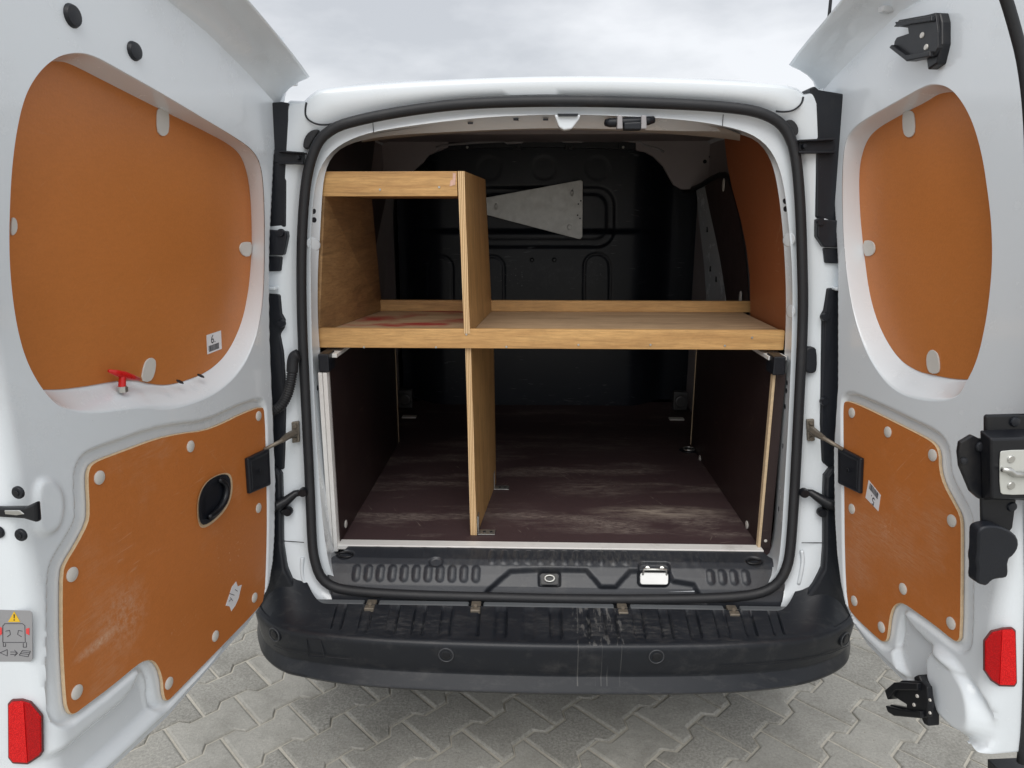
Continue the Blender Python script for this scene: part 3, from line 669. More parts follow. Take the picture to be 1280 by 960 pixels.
for x, y in ((884, 287), (888, 336), (895, 349)):
    c = pl(x, y, (.648, 0, 1.2), (1, 0, .1)); m.box(c[0] - .002, c[0] + .004, c[1] - .006, c[1] + .006, c[2] - .010, c[2] + .010)
m.build('pillar_slot', BLACK, van)

# latch striker and lamp under the header
st = yprism([(693, 143.5), (726, 143.5), (724, 149), (715, 161), (705, 162.5), (699, 159)], -.002, .03, PAINT, 'upper_striker_plate', bev=.003)
yprism([(697, 142), (723, 142), (722, 145), (698, 145)], -.010, .02, BLACK, 'striker_slot', parent=st)
hm = MB().tube([PY(757, 153, .04), PY(762, 153.5, .035), PY(810, 151, .035), PY(817, 149.5, .04)], [.008, .010, .010, .008], 12).build('roof_lamp', BLACK, van, smooth=True)
for x in (775, 805): yprism([(x - 3, 144), (x + 3, 144), (x + 3.5, 161), (x - 3.5, 161)], .015, .03, RIMM, 'lamp_clamp', parent=hm, bev=.002)
yprism([(780, 153), (802, 152), (802, 162), (780, 162)], .02, .03, BLACK, 'lamp_body', parent=hm, bev=.003)

# ------------------------------------------------------------------ plastic sill trim (height field along its profile)
prof = np.array([(.001, .6000), (-.045, .592), (-.062, .583), (-.080, .566), (-.096, .545), (-.108, .520), (-.110, .500)])
pd = np.r_[0, np.cumsum(np.linalg.norm(np.diff(prof, axis=0), axis=1))]; SL = pd[-1]
def sprof(s): return np.interp(s, pd, prof[:, 0]), np.interp(s, pd, prof[:, 1])
ss = np.linspace(0, SL, 200)
def proj(p):
    d = np.array(p, float) - CAM; z = d @ FW; return 640 + F_PX * (d @ RT) / z, 480 - F_PX * (d @ UP) / z
sy = [proj((0, *sprof(s)))[1] for s in ss]
def sillpt(x, y):
    """pixel -> (X, s) on the sill trim"""
    y2 = y - (x - 690) * .0105 * .5
    s = float(np.interp(y2, sy, ss)); yy, zz = sprof(s); return PY(x, y, yy)[0], s
nx, ns = 520, 70
xi = np.linspace(-1, 1, nx); sg = np.linspace(0, SL, ns); XI, SG = np.meshgrid(xi, sg)
half = .556 + .035 * sstep(0, .06, SG) - .02 * sstep(.08, SL, SG); XX = XI * half + .014
H = np.zeros_like(XX)
for k in range(11):
    x = 446 + 14.9 * k; a0 = sillpt(x, 708); a1 = sillpt(x, 729); cx = (a0[0] + a1[0]) / 2; hl = (a1[1] - a0[1]) / 2; cs = (a0[1] + a1[1]) / 2
    d = np.hypot(XX - cx, np.maximum(np.abs(SG - cs) - hl + .010, 0)) - .0105; H += .0045 * np.sqrt(np.clip(-d / .0105, 0, 1))
for x in (888, 902.5, 917, 932):
    a0 = sillpt(x, 710); a1 = sillpt(x, 729); cx = (a0[0] + a1[0]) / 2; hl = (a1[1] - a0[1]) / 2; cs = (a0[1] + a1[1]) / 2
    d = np.hypot(XX - cx, np.maximum(np.abs(SG - cs) - hl + .010, 0)) - .0105; H += .0045 * np.sqrt(np.clip(-d / .0105, 0, 1))
for x in (625, 640, 655, 752, 857, 872, 470, 500, 530, 560, 590):
    a0 = sillpt(x, 690 if x < 600 else 700); H += .0015 * np.exp(-((XX - a0[0]) / .007) ** 2 - ((SG - a0[1]) / .018) ** 2)
rec = [sillpt(x, y) for x, y in [(600, 752), (607, 739), (637, 712), (680, 709.5), (734, 710), (752, 731), (769, 731), (787, 710.5), (836, 709), (843, 723), (869, 727), (876, 741), (884, 752)]]
d = sdf(rec, XX, SG); H -= .013 * sstep(.003, -.010, d)
well = [sillpt(x, y) for x, y in rrect(798, 701, 838, 731, 6)]
d = sdf(well, XX, SG); H -= .012 * sstep(.001, -.003, d)
well = [sillpt(x, y) for x, y in rrect(673, 713, 701, 733, 3)]
d = sdf(well, XX, SG); H -= .008 * sstep(.001, -.003, d)
for k in range(12):
    a0 = sillpt(616 + 14.9 * k, 688); a1 = sillpt(616 + 14.9 * k, 706); d = np.hypot(XX - a0[0], np.maximum(np.abs(SG - (a0[1] + a1[1]) / 2) - (a1[1] - a0[1]) / 2 + .008, 0)) - .0085; H += .003 * np.sqrt(np.clip(-d / .0085, 0, 1))
for x, y, r in ((432, 695, .022), (545, 703, .018), (943, 699, .022)):
    a0 = sillpt(x, y); d = np.hypot(XX - a0[0], (SG - a0[1]) * 1.2) - r; H -= .006 * sstep(.001, -.003, d)
H -= .02 * sstep(.97, 1, np.abs(XI)) * 1.0
PYY, PZZ = sprof(SG); 
tn = np.gradient(np.stack([sprof(sg)[0], sprof(sg)[1]], 1), axis=0); nn = np.stack([tn[:, 1], -tn[:, 0]], 1); nn /= np.linalg.norm(nn, axis=1)[:, None]
if nn[0, 1] < 0: nn = -nn
V = np.stack([XX, PYY + H * nn[:, 0][:, None], PZZ + H * nn[:, 1][:, None]], -1).reshape(-1, 3)
SILLM = simple('sill_black_plastic', (.026, .029, .036), .33, var=.2, sc=12, bmp=.0003, bsc=800, dirt=(.16, .15, .13), dirtamt=.35)
sill = mk('sill_trim', V, [(j * nx + i, (j + 1) * nx + i, (j + 1) * nx + i + 1, j * nx + i + 1) for j in range(ns - 1) for i in range(nx - 1)], SILLM, van, smooth=True)
def onsill(x, y, lift=0):
    X_, s_ = sillpt(x, y); i = min(int(s_ / SL * (ns - 1)), ns - 1); yy, zz = sprof(s_); return np.array([X_, yy + nn[i, 0] * lift, zz + nn[i, 1] * lift]), np.array([0, nn[i, 0], nn[i, 1]])
c, nv = onsill(819, 722, -.014); 
ALW = simple('bright_striker_metal', (.52, .53, .53), .38, metal=.3, dirt=(.2, .18, .15), dirtamt=.6)
q = [onsill(x, y, -.012)[0] for x, y in rrect(801, 713, 836, 729, 3, 3)]; ls = MB().prism(q, tuple(nv * .005)).build('lower_striker', ALW, van, bev=.001)
MB().tube([onsill(x, y, l)[0] for x, y, l in ((804, 716, -.01), (805, 711, .002), (833, 711, .002), (834, 716, -.01))], .0035, 8).build('striker_bar', STEEL, ls, smooth=True)
for x in (810, 828): MB().disc(onsill(x, 706, -.012)[0], nv, .006, .004, 10).build('striker_bolt', STEEL, ls)
q = [onsill(x, y, -.006)[0] for x, y in rrect(676, 716, 698, 731, 2, 2)]; lp = MB().prism(q, tuple(nv * .003)).build('latch_plate', BLACK2, van, bev=.001)
MB().tube([onsill(687 + 6 * math.cos(t), 723 + 4 * math.sin(t), .0)[0] for t in np.linspace(0, 6.28, 14, endpoint=False)], .0022, 6, True).build('latch_ring', STEEL, lp, smooth=True)
for x, y in ((432, 695), (943, 699)):
    MB().tube([onsill(x + 9 * math.cos(t), y + 3.2 * math.sin(t), -.001)[0] for t in np.linspace(0, 6.28, 18, endpoint=False)], .0028, 6, True).build('lashing_ring', BLACK2, sill, smooth=True)

# ------------------------------------------------------------------ bumper
cx_ = np.array([-.81, -.80, -.775, -.73, -.69, -.64, -.59, -.505, -.37, -.21, 0, .22, .39, .52, .60, .66, .71, .745, .785, .805, .81])
cy_ = np.array([.55, .15, -.02, -.125, -.172, -.203, -.216, -.232, -.246, -.253, -.256, -.251, -.241, -.225, -.208, -.186, -.158, -.120, -.02, .15, .55])
cz_ = np.array([.50, .50, .50, .497, .492, .489, .488, .488, .488, .488, .488, .488, .488, .488, .488, .490, .493, .497, .50, .50, .50])
def cat(A, n=900):
    t = np.arange(len(A[0])); tt = np.linspace(0, len(t) - 1, n); out_ = []
    for a_ in A:
        a_ = np.array(a_, float); m_ = np.gradient(a_); i = np.clip(tt.astype(int), 0, len(t) - 2); u = tt - i
        out_.append((2 * u ** 3 - 3 * u ** 2 + 1) * a_[i] + (u ** 3 - 2 * u ** 2 + u) * m_[i] + (-2 * u ** 3 + 3 * u ** 2) * a_[i + 1] + (u ** 3 - u ** 2) * m_[i + 1])
    return out_
bx, by, bz = cat([cx_, cy_, cz_]); tx = np.gradient(bx); ty = np.gradient(by); L_ = np.hypot(tx, ty); nxo, nyo = ty / L_, -tx / L_      # outward normal in plan
ab = np.abs(bx)
lift = sstep(.56, .76, ab) * .4                      # the ends sweep up into the corner horns
# inner/top boundary
tbx = np.sign(bx) * np.minimum(ab, .54 + .118 * np.clip((ab - .54) / .24, 0, 1) ** .8); tby = np.where(ab < .54, -.143, -.143 + .07 * sstep(.54, .74, ab)); tbz = .517 + .10 * np.clip((ab - .56) / .20, 0, 1) ** 1.6
rows = []
def off(o, z): return np.stack([bx + nxo * o, by + nyo * o, z], 1)
top = np.stack([tbx, tby, tbz], 1)
crease = off(-.002, bz + .001)
ntop = 12
k = sstep(.56, .80, ab)
for i in range(ntop):
    t = i / (ntop - 1); p = top * (1 - t) + off(-.010, bz + .0015) * t
    p[:, 2] += lift * .05 * math.sin(math.pi * t) * (1 + .6 * t)
    rib = np.zeros(len(bx))
    if .08 < t < .90:
        u = ((bx + .5225) / .0655) % 1.0; m_ = (ab < .56)
        rib = (-.0022 * sstep(.0, .05, u) * sstep(.42, .37, u) - .0065 * np.exp(-(u / .034) ** 2) - .0065 * np.exp(-((u - .39) / .034) ** 2)) * m_
    p[:, 2] += rib; rows.append(p)
rows += [crease, off(.0035, bz - .005), off(.004, bz - .016), off(.000, bz - .05), off(-.005, bz - .078), off(-.008, bz - .086)]
lp_ = sstep(.74, .42, ab)
rows += [off(-.007, bz - .088), off(.000 + .012 * lp_, bz - .112), off(.001 + .013 * lp_, bz - .116), off(-.002 + .010 * lp_, bz - .124), off(-.02, bz - .140), off(-.08, bz - .150), off(-.2, bz - .15)]
V, Fc = loft([list(r) for r in rows], False)
bump_o = mk('rear_bumper', V, [f[::-1] for f in Fc], BUMPER, van, smooth=True, auto=50)
# fine rib walls, sensor highlight rings, tow eye cover, parting line
m = MB()
idx = lambda x: int(np.argmin(np.abs(bx - x)))
def onface(px_, py_):
    z = .45
    for _ in range(20):
        best = None; y = -.25
        for __ in range(12): p = PY(px_, py_, y); y = float(np.interp(p[0], bx[100:800], by[100:800]))
        return PY(px_, py_, y)
for x, y in ((558, 817), (820, 819), (345, 792), (1054, 798)):
    p = onface(x, y); i = idx(p[0]); nv2 = (nxo[i], nyo[i], 0)
    s_ = MB().disc(np.array(p) + np.array(nv2) * .0025, nv2, .0195, .003, 24, .0).build('parking_sensor', BUMPER, bump_o, smooth=True, auto=40)
    q = np.array(p) + np.array(nv2) * .0057
    e1_ = np.array([-nv2[1], nv2[0], 0]); MB().tube([q + .0168 * (e1_ * math.cos(t) + np.array([0, 0, 1]) * math.sin(t)) for t in np.linspace(0, 6.2832, 28, endpoint=False)], .0013, 6, True).build('sensor_highlight_ring', simple('sensor_highlight_grey', (.055, .058, .065), .35) if 'sensor_highlight_grey' not in MATS else MATS['sensor_highlight_grey'], bump_o, smooth=True)  # ring highlight put into the colour: grey lighter than the bumper
    MB().disc(q, nv2, .0105, .0022, 20, .0).build('sensor_eye', BLACK2, s_, smooth=True, auto=40)
tc_ = [onface(x, y) for x, y in [(384.5, 797), (402, 798.5), (406.5, 820), (387, 819)]]
for a_, b_ in zip(tc_, tc_[1:] + tc_[:1]):
    i = idx((a_[0] + b_[0]) / 2); o_ = np.array([nxo[i], nyo[i], 0]) * .0042; m.tube([a_ + o_, b_ + o_], .0011, 5)
m.build('tow_cover_seam', BLACK, bump_o)
pl_ = []
for x, y in ((343, 806), (360, 813), (385, 817.5), (407, 820), (440, 823)): pl_.append(onface(x, y) + np.array([0, -.003, 0]))
pr_ = []
for x, y in ((1060, 806), (1040, 815), (1010, 823), (975, 828), (940, 831), (900, 833)): pr_.append(onface(x, y) + np.array([0, -.0025, 0]))
for q_ in (pl_, pr_): MB().tube(q_, .0009, 5).build('bumper_parting_line', BLACK, bump_o)
# channel between seal and bumper
MB().box(-.60, .60, -.150, -.02, .44, .498).build('sill_channel', BLACK, van, bev=.003)
for x0, x1 in ((378, 455), (473, 586), (604, 768), (788, 906), (926, 1006)):
    a_ = PY(x0, 756, -.128); b_ = PY(x1, 755, -.128)
    MB().box(a_[0], b_[0], -.134, -.112, .498, .5125).build('channel_lip', simple('channel_lip_grey', (.12, .13, .14), .35) if 'channel_lip_grey' not in MATS else MATS['channel_lip_grey'], van, bev=.004)
for x in (464, 595, 778, 916):
    p = PY(x, 757, -.135); t = MB().box(p[0] - .012, p[0] + .012, -.160, -.118, .505, .5165).build('bumper_bracket', DIRTYMETAL, van, bev=.002)
    MB().disc((p[0], -.145, .5165), (0, -.3, 1), .005, .005, 10, up=(0, 1, 0)).build('bracket_screw', DIRTYMETAL, t)

# ------------------------------------------------------------------ the wooden shelf unit
shelf = root('shelf_unit', 'home-made pine plywood shelf unit standing across the load bay of the van', 'shelf unit', (-.1, .28, .6))
FY = .062
def P0(x, y): return PY(x, y, FY)
zt = (P0(397, 414)[2] + P0(980, 410)[2]) / 2; zb = (P0(397, 437)[2] + P0(980, 435)[2]) / 2
xr = .606
MB().box(P0(397.5, 425)[0], P0(980.5, 425)[0], FY, FY + .018, zb, zt).build('front_rail', WOOD_X, shelf, bev=.0012)
SZ = zt - .012
MB().box(-.578, .598, FY + .0185, .50, SZ - .016, SZ).build('shelf_board', WOOD_TOP, shelf)
bl, br = PY(478, 385, .492)[0], PY(938, 380, .492)[0]
MB().box(-.578, br, .484, .502, SZ + .0005, SZ + .034).build('back_rail', WOOD_X, shelf, bev=.001)
# left compartment
tz1 = P0(405, 216)[2]; tz0 = P0(405, 247)[2]
dl, dr = P0(572, 240)[0], P0(580, 240)[0]
MB().box(-.566, dl - .0005, FY, FY + .018, tz0 + .003, tz1 + .003).build('top_front_rail', WOOD_X, shelf, bev=.0012)
MB().box(-.566, dl - .0005, FY + .0185, .50, tz0 + .006, tz0 + .022).build('top_board', WOOD_Y, shelf)
# leaning left side board
a0 = P0(408, 247); a1 = P0(399, 414); b0 = PY(465, 252, .50); b1 = PY(478, 388, .50)
side = [np.array([a1[0], FY + .001, SZ + .001]), np.array([b1[0], .498, SZ + .001]), np.array([b0[0], .498, tz0 + .005]), np.array([a0[0] - .004, FY + .001, tz0 + .005])]
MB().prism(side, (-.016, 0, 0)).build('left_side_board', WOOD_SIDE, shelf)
# upright divider of the compartment (front face shows the ply layers)
u0l, u0r = P0(572, 214), P0(580.5, 214); u1l, u1r = P0(580, 411), P0(587.5, 411)
ub0, ub1 = PY(607, 231, .50), PY(615, 388, .50)
def upright(fl0, fr0, fl1, fr1, bx0, bx1, z0, z1, y0, y1, name, t=.0):
    w_ = fr0[0] - fl0[0]
    A_ = [(fl1[0], y0, z0), (fr1[0], y0, z0), (bx1, y1, z0), (bx1 - (fr1[0] - fl1[0]), y1, z0)]
    B_ = [(fl0[0], y0, z1), (fr0[0], y0, z1), (bx0, y1, z1), (bx0 - w_, y1, z1)]
    V_ = [tuple(p) for p in A_ + B_]
    F_ = [(3, 2, 1, 0), (4, 5, 6, 7), (0, 1, 5, 4), (1, 2, 6, 5), (2, 3, 7, 6), (3, 0, 4, 7)]
    return mk(name, V_, F_, None, shelf, mats=[WOOD_Z, PLYEND], fm=[0, 1, 1, 0, 0, 0])
upright(u0l, u0r, u1l, u1r, ub0[0], ub1[0], SZ + .001, u0l[2], FY - .0015, .49, 'upper_divider')
l0l, l0r = P0(581, 437), P0(588, 437); l1l, l1r = P0(587.5, 668), P0(595.5, 668)
lb0, lb1 = PY(617, 437, .46), PY(620, 587, .46)
upright(l0l, l0r, l1l, l1r, lb0[0], lb1[0], .601, SZ - .0165, FY + .012, .46, 'lower_divider')
# angle brackets at its foot
for (x, y, yy) in ((600, 660, .075), (622, 584, .40)):
    i_ = (yy - FY) / (.46 - FY); X0 = l1r[0] * (1 - i_) + lb1[0] * i_ + .001
    b_ = MB().box(X0, X0 + .047, yy, yy + .030, .6012, .6040).box(X0, X0 + .0028, yy, yy + .030, .6042, .655).build('angle_bracket', STEEL, shelf, bev=.0006)
    for k_ in (.018, .036): MB().disc((X0 + k_, yy + .015, .604), (0, 0, 1), .0042, .0016, 10, up=(0, 1, 0)).build('bracket_screw', BLACK2, b_)
m = MB()
for x, y in ((455, 434), (545, 434), (583, 418), (633, 433.5), (723, 431), (813, 431), (906, 432), (475, 237), (549, 234), (940, 422)): m.disc(P0(x, y) - np.array([0, .0005, 0]), (0, -1, 0), .0028, .0012, 10)
m.build('rail_screw', STEEL, shelf)
# red-white scuff of old tape on the top rail
pp = [P0(x, y) - np.array([0, .0008, 0]) for x, y in ((566, 216), (570, 217), (569, 231), (562, 233), (563, 226), (566, 224))]
MB().prism(pp, (0, .0006, 0)).build('tape_remnant', simple('tape_residue', (.66, .42, .33), .6, var=.4, sc=150), shelf)

# triangular sheet-metal plate screwed to the bulkhead
tp = [PY(x, y, 1.40) for x, y in [(583, 251.5), (726, 225), (728.5, 227), (728, 296), (725.5, 299), (722, 298.5), (583, 262)]]
tri = MB().prism(tp, (0, .004, 0)).build('triangular_plate', GALV, van, bev=.001); tri['label'] = 'dull grey sheet metal triangle fixed on the black bulkhead'
MB().disc(PY(712, 284, 1.398), (0, -1, 0), .0105, .004, 16).build('plate_bolt', GALV, tri, smooth=True, auto=40)
m = MB()
for x, y in ((723, 255), (726, 251), (722, 269), (725, 273)): m.disc(PY(x, y, 1.3995), (0, -1, 0), .0035, .0006, 8)
m.build('plate_hole', BLACK, tri)
for x, y in ((620, 258), (715, 241)): MB().disc(PY(x, y, 1.399), (0, -1, 0), .006, .003, 10, ry=.013).build('plate_rivet', GALV, tri, smooth=True)
# ------------------------------------------------------------------ rear doors
class Door:
    def __init__(s, side, H, al):
        a_ = math.radians(al); s.side = side; s.H = np.array([H[0], H[1], 0.])
        s.u = np.array([side * math.sin(a_), -math.cos(a_), 0]); s.n = np.array([-side * math.cos(a_), -math.sin(a_), 0])
    def uv(s, x, y, w_=0):
        p = pl(x, y, s.H + s.n * w_, s.n); return np.array([(p - s.H) @ s.u, p[2]])
    def P(s, u, v, w_=0): return s.H + s.u * u + s.n * w_ + np.array([0, 0, v])
    def at(s, x, y, w_=0): return pl(x, y, s.H + s.n * w_, s.n)
    def poly(s, pts, w_=0): return [s.uv(x, y, w_) for x, y in pts]
    def end(s, x, y, o=0):                  # pixel -> (w, v) on the free end face (o = height above it)
        p = pl(x, y, s.H + s.u * (s.W + o), s.u); return np.array([(p - s.H) @ s.n, p[2]])
    def E(s, w_, v, o=0): return s.H + s.u * (s.W + o) + s.n * w_ + np.array([0, 0, v])

def build_door(side, outline_px, W, vtop, win_out, win_in, win_depth, panel_px, pockets, bumps, label, RAD=.028, TH_=.105):
    D = Door(side, (side * .660, -.06), 8.0); D.W = W
    ol = D.poly(outline_px, -.012); ol = [p for p in ol] + [np.array([W, ol[-1][1]]), np.array([W, vtop])] + [np.array([ol[0][0] - .004, vtop])]
    D.outline = ol
    nu, nv_ = 230, 350
    u0 = min(p[0] for p in ol) - .012; v0 = min(p[1] for p in ol) - .012
    gu = np.linspace(u0, W, nu); gv = np.linspace(v0, vtop, nv_); U, Vv = np.meshgrid(gu, gv)
    def h_at(U, Vv):
        H = np.zeros_like(U)
        pp = np.array(smoothpoly(D.poly(panel_px), 1)); dp = sdf(pp, U, Vv)
        H -= .011 * sstep(.021, .0125, dp)
        for poly, dep, w0, w1 in pockets: d_ = sdf(smoothpoly(D.poly(poly), 2), U, Vv); H -= dep * sstep(w0, -w1, d_)
        for poly, dep, w0, w1 in bumps: d_ = sdf(smoothpoly(D.poly(poly), 2), U, Vv); H += dep * sstep(w0, -w1, d_)
        dd = -sdf(ol, U, Vv); e_ = W - U
        H -= .014 * sstep(.022, .012, dd) * (e_ > .04)
        r = RAD; q = np.clip(r - e_, 0, r); H -= r - np.sqrt(np.maximum(r * r - q * q, 0))
        return H
    D.h = lambda u, v: float(h_at(np.array([[u]], float), np.array([[v]], float))[0, 0])
    O = np.array(smoothpoly(win_out(D), 3)); I = np.array(smoothpoly(win_in(D), 3))
    H = h_at(U, Vv); dfun = lambda a_, b_: np.maximum(sdf(ol, a_, b_), -sdf(O, a_, b_)); d_ = dfun(U, Vv)
    ins = d_ <= 0
    cell = ins[:-1, :-1] | ins[1:, :-1] | ins[:-1, 1:] | ins[1:, 1:]
    U2, V2 = U.copy(), Vv.copy()
    gy, gx_ = np.gradient(d_, gv, gu)
    out_m = (d_ > 0); 
    for _ in range(3):
        k_ = np.nonzero(out_m & (d_ < .02)); uu, vv = U2[k_], V2[k_]; dc = dfun(uu, vv); e5 = 2e-4
        ga = (dfun(uu + e5, vv) - dfun(uu - e5, vv)) / (2 * e5); gb = (dfun(uu, vv + e5) - dfun(uu, vv - e5)) / (2 * e5); g_ = np.maximum(np.hypot(ga, gb), .3)
        U2[k_] = uu - ga / g_ * dc; V2[k_] = vv - gb / g_ * dc
    P3 = D.H[None, None] + U2[..., None] * D.u + H[..., None] * D.n + V2[..., None] * np.array([0, 0, 1.])
    P3 = P3.reshape(-1, 3); Fc = []
    jj, ii = np.nonzero(cell)
    A_ = jj * nu + ii; Q = np.stack([A_, A_ + 1, A_ + nu + 1, A_ + nu], 1)
    if side > 0: Q = Q[:, ::-1]
    used = np.unique(Q); remap = -np.ones(len(P3), int); remap[used] = np.arange(len(used)); VV = list(P3[used]); Q = remap[Q]
    # skirt: boundary edges pulled back to the outer skin
    from collections import Counter
    ed = {}
    for f in Q.tolist():
        for k in range(4):
            a_, b_ = f[k], f[(k + 1) % 4]
            if (b_, a_) in ed: del ed[(b_, a_)]
            else: ed[(a_, b_)] = 1
    Fl = Q.tolist(); bv = {}; 
    def back(i, k):
        key = (i, k)
        if key not in bv:
            p = VV[i]; w_ = (p - D.H) @ D.n; tgt = -TH_; nw = w_ + (tgt - w_) * (k / 4); q = p + D.n * (nw - w_)
            if k == 4: pass
            bv[key] = len(VV); VV.append(q)
        return bv[key]
    for (a_, b_) in list(ed):
        pa, pb = a_, b_
        q_ = VV[a_]; uu = float((q_ - D.H) @ D.u)
        if abs(sdf(O, np.array([uu]), np.array([q_[2]]))[0]) < .004: continue
        for k in range(1, 5):
            qa, qb = back(a_, k), back(b_, k); Fl.append([pb, pa, qa, qb]); pa, pb = qa, qb
    # outer skin
    k0 = len(VV); n_ = len(ol); Vo = [D.P(p[0], p[1], -TH_) for p in ol]; VV += Vo; Fl.append([k0 + i for i in range(n_)])
    o = mk('rear_door', VV, Fl, PAINT, van, smooth=True, label=label, auto=60)
    D.o = o; D.I = I
    cen = I.mean(0) * .5 + O.mean(0) * .5; th_ = np.linspace(-math.pi, math.pi, 240, endpoint=False)
    def ray_hit(P, t):
        d = np.array([math.cos(t), math.sin(t)]); best = 0
        for i in range(len(P)):
            a_, b_ = P[i], P[(i + 1) % len(P)]; e = b_ - a_; den = d[0] * e[1] - d[1] * e[0]
            if abs(den) < 1e-12: continue
            q = a_ - cen; tt = (q[0] * e[1] - q[1] * e[0]) / den; ss = (q[0] * d[1] - q[1] * d[0]) / den
            if -1e-6 <= ss <= 1 + 1e-6: best = max(best, tt)
        return cen + d * best
    OO = np.array([ray_hit(O, t) for t in th_]); II = np.array([ray_hit(I, t) for t in th_])
    rings_ = []
    hO = h_at(OO[:, 0], OO[:, 1])
    for t, w_ in ((-.04, .0), (.04, -.03), (.12, -.10), (.25, -.25), (.45, -.46), (.65, -.68), (.82, -.86), (.93, -.96), (1.0, -1.0), (1.02, -1.0)):
        P_ = OO * (1 - t) + II * t
        rings_.append([D.P(p[0], p[1], win_depth * w_ + h0 * (1 - min(max(t, 0), 1)) - (.0006 if t < 0 else 0)) for p, h0 in zip(P_, hO)])
    V, Fc = loft(rings_); o2 = mk('window_recess', V, Fc if side > 0 else [f[::-1] for f in Fc], PAINT, o, smooth=True)
    return D

def stick(D, poly_px, w_, th, mat, name, sm=0, bev=0, **k):
    """a flat piece lying on the door face: polygon at depth w_, thickness th towards the inside"""
    P = smoothpoly([np.array(p, float) for p in poly_px], sm) if sm else poly_px
    return MB().prism([D.at(x, y, w_) for x, y in P], tuple(D.n * th)).build(name, mat, D.o, bev=bev, **k)

# ---- left door
L_out = [(358, 92), (357, 125), (350, 150), (342, 200), (337, 300), (336, 350), (337, 425), (341, 519), (344, 600), (343, 665), (341, 700), (336, 731), (326, 757), (310, 781), (280, 815), (210, 896), (142, 960), (95, 1003), (40, 1050)]
L_panel = [(325, 507), (300, 516), (272, 530), (250, 538), (222, 541), (190, 548), (150, 563), (120, 574), (110, 580), (106, 588), (105, 600), (107, 639), (105, 654), (92, 679), (77, 703), (73, 716), (72.5, 760), (73, 809), (77, 877), (80, 888), (84, 893), (90, 892), (98, 886), (137, 857), (168, 831), (178, 825.5), (188, 826), (195, 836), (199, 850), (200, 866), (203, 876), (208, 875), (216, 867), (270, 812), (319, 762), (328, 748), (330, 700), (331, 650), (330, 580), (328, 515)]
def lw_out(D):
    return D.poly([(56, 492), (34, 455), (21, 410), (13, 350), (11, 290), (15, 200), (27, 130), (44, 95), (68, 72), (92, 65), (116, 68), (150, 87), (200, 115), (250, 145), (300, 175), (319, 190), (328, 212), (331, 260), (331, 330), (329, 380), (320, 425), (303, 462), (275, 490), (240, 506), (205, 514), (180, 509), (120, 518), (80, 514)])
WD = .048
def lw_in(D):
    vis = [(72, 77), (85, 80), (130, 103), (200, 138), (250, 162), (287, 181), (303, 198), (312, 235), (314.5, 300), (312, 340), (309, 366), (301, 404), (283, 441), (260, 463), (231, 475), (206, 481), (187, 479), (165, 474), (144, 475), (100, 483), (59, 487)]
    hid = [(60, 484), (40, 447), (26, 405), (18, 350), (16, 290), (20, 205), (32, 135), (50, 99), (68, 78)]
    return D.poly(vis, -WD) + D.poly(hid, 0)
DL = build_door(-1, L_out, .752, 1.86, lw_out, lw_in, WD, L_panel,
    [([(40, 970), (110, 908), (166, 864), (174, 836), (187, 832), (196, 850), (200, 880), (212, 880), (160, 932), (110, 978), (60, 1015), (20, 1020)], .018, .003, .022)],
    [([(42, 600), (62, 596), (78, 612), (80, 640), (72, 664), (52, 672), (40, 660)], .006, .004, .008)], 'left rear door, the wider one with a red T-handle on its ledge')
# ---- right door
R_out = [(1027, 60), (1026, 95), (1030, 150), (1036, 200), (1043, 260), (1047, 330), (1047, 480), (1042, 560), (1043, 640), (1046, 690), (1051, 730), (1057, 757), (1068, 783), (1084, 806), (1106, 829), (1150, 872), (1205, 923), (1243, 955), (1280, 985)]
R_panel = [(1060, 501), (1068, 502), (1085, 509), (1120, 526), (1160, 546), (1172, 554), (1178, 565), (1178.5, 587), (1184, 606), (1196, 628), (1204, 643), (1206, 656), (1206, 700), (1205, 795), (1201.5, 802.5), (1195, 800.5), (1171, 781), (1147, 764), (1134, 755), (1127, 754), (1120, 759), (1116, 772), (1114, 790), (1112, 801), (1107, 802.5), (1100, 798), (1068, 768), (1062, 755), (1059, 700), (1058, 600), (1057, 520), (1057.5, 504)]
def rw_out(D):
    return D.poly([(1206, 482), (1222, 450), (1233, 400), (1239, 350), (1240.5, 315), (1239, 275), (1234, 235), (1228, 195), (1217, 155), (1203, 127), (1186, 108), (1165, 104), (1150, 110), (1120, 127), (1082, 148), (1064, 162), (1055, 180), (1052, 230), (1054, 300), (1060, 360), (1072, 415), (1092, 460), (1120, 492), (1160, 503), (1195, 500)])
def rw_in(D):
    vis = [(1200, 474), (1168, 468), (1148, 463), (1127, 450), (1110, 426), (1097, 398), (1088, 365), (1082, 320), (1077, 275), (1075, 235), (1076, 205), (1083, 180), (1095, 163), (1130, 143), (1160, 128), (1179, 115)]
    hid = [(1184, 117), (1198, 133), (1212, 160), (1223, 198), (1229, 238), (1234, 278), (1235.5, 316), (1234, 350), (1228, 398), (1217, 447), (1203, 473)]
    return D.poly(vis, -WD) + D.poly(hid, 0)
DR = build_door(1, R_out, .565, 1.86, rw_out, rw_in, WD, R_panel,
    [([(1126, 760), (1140, 784), (1180, 818), (1232, 862), (1230, 950), (1190, 930), (1135, 866), (1112, 820), (1117, 780)], .016, .002, .014)],
    [([(1156, 812), (1168, 805), (1185, 814), (1206, 838), (1222, 872), (1226, 925), (1200, 925), (1176, 905), (1162, 870), (1155, 835)], .026, .004, .020)], 'right rear door, the narrower one with the black lock housing on its edge')

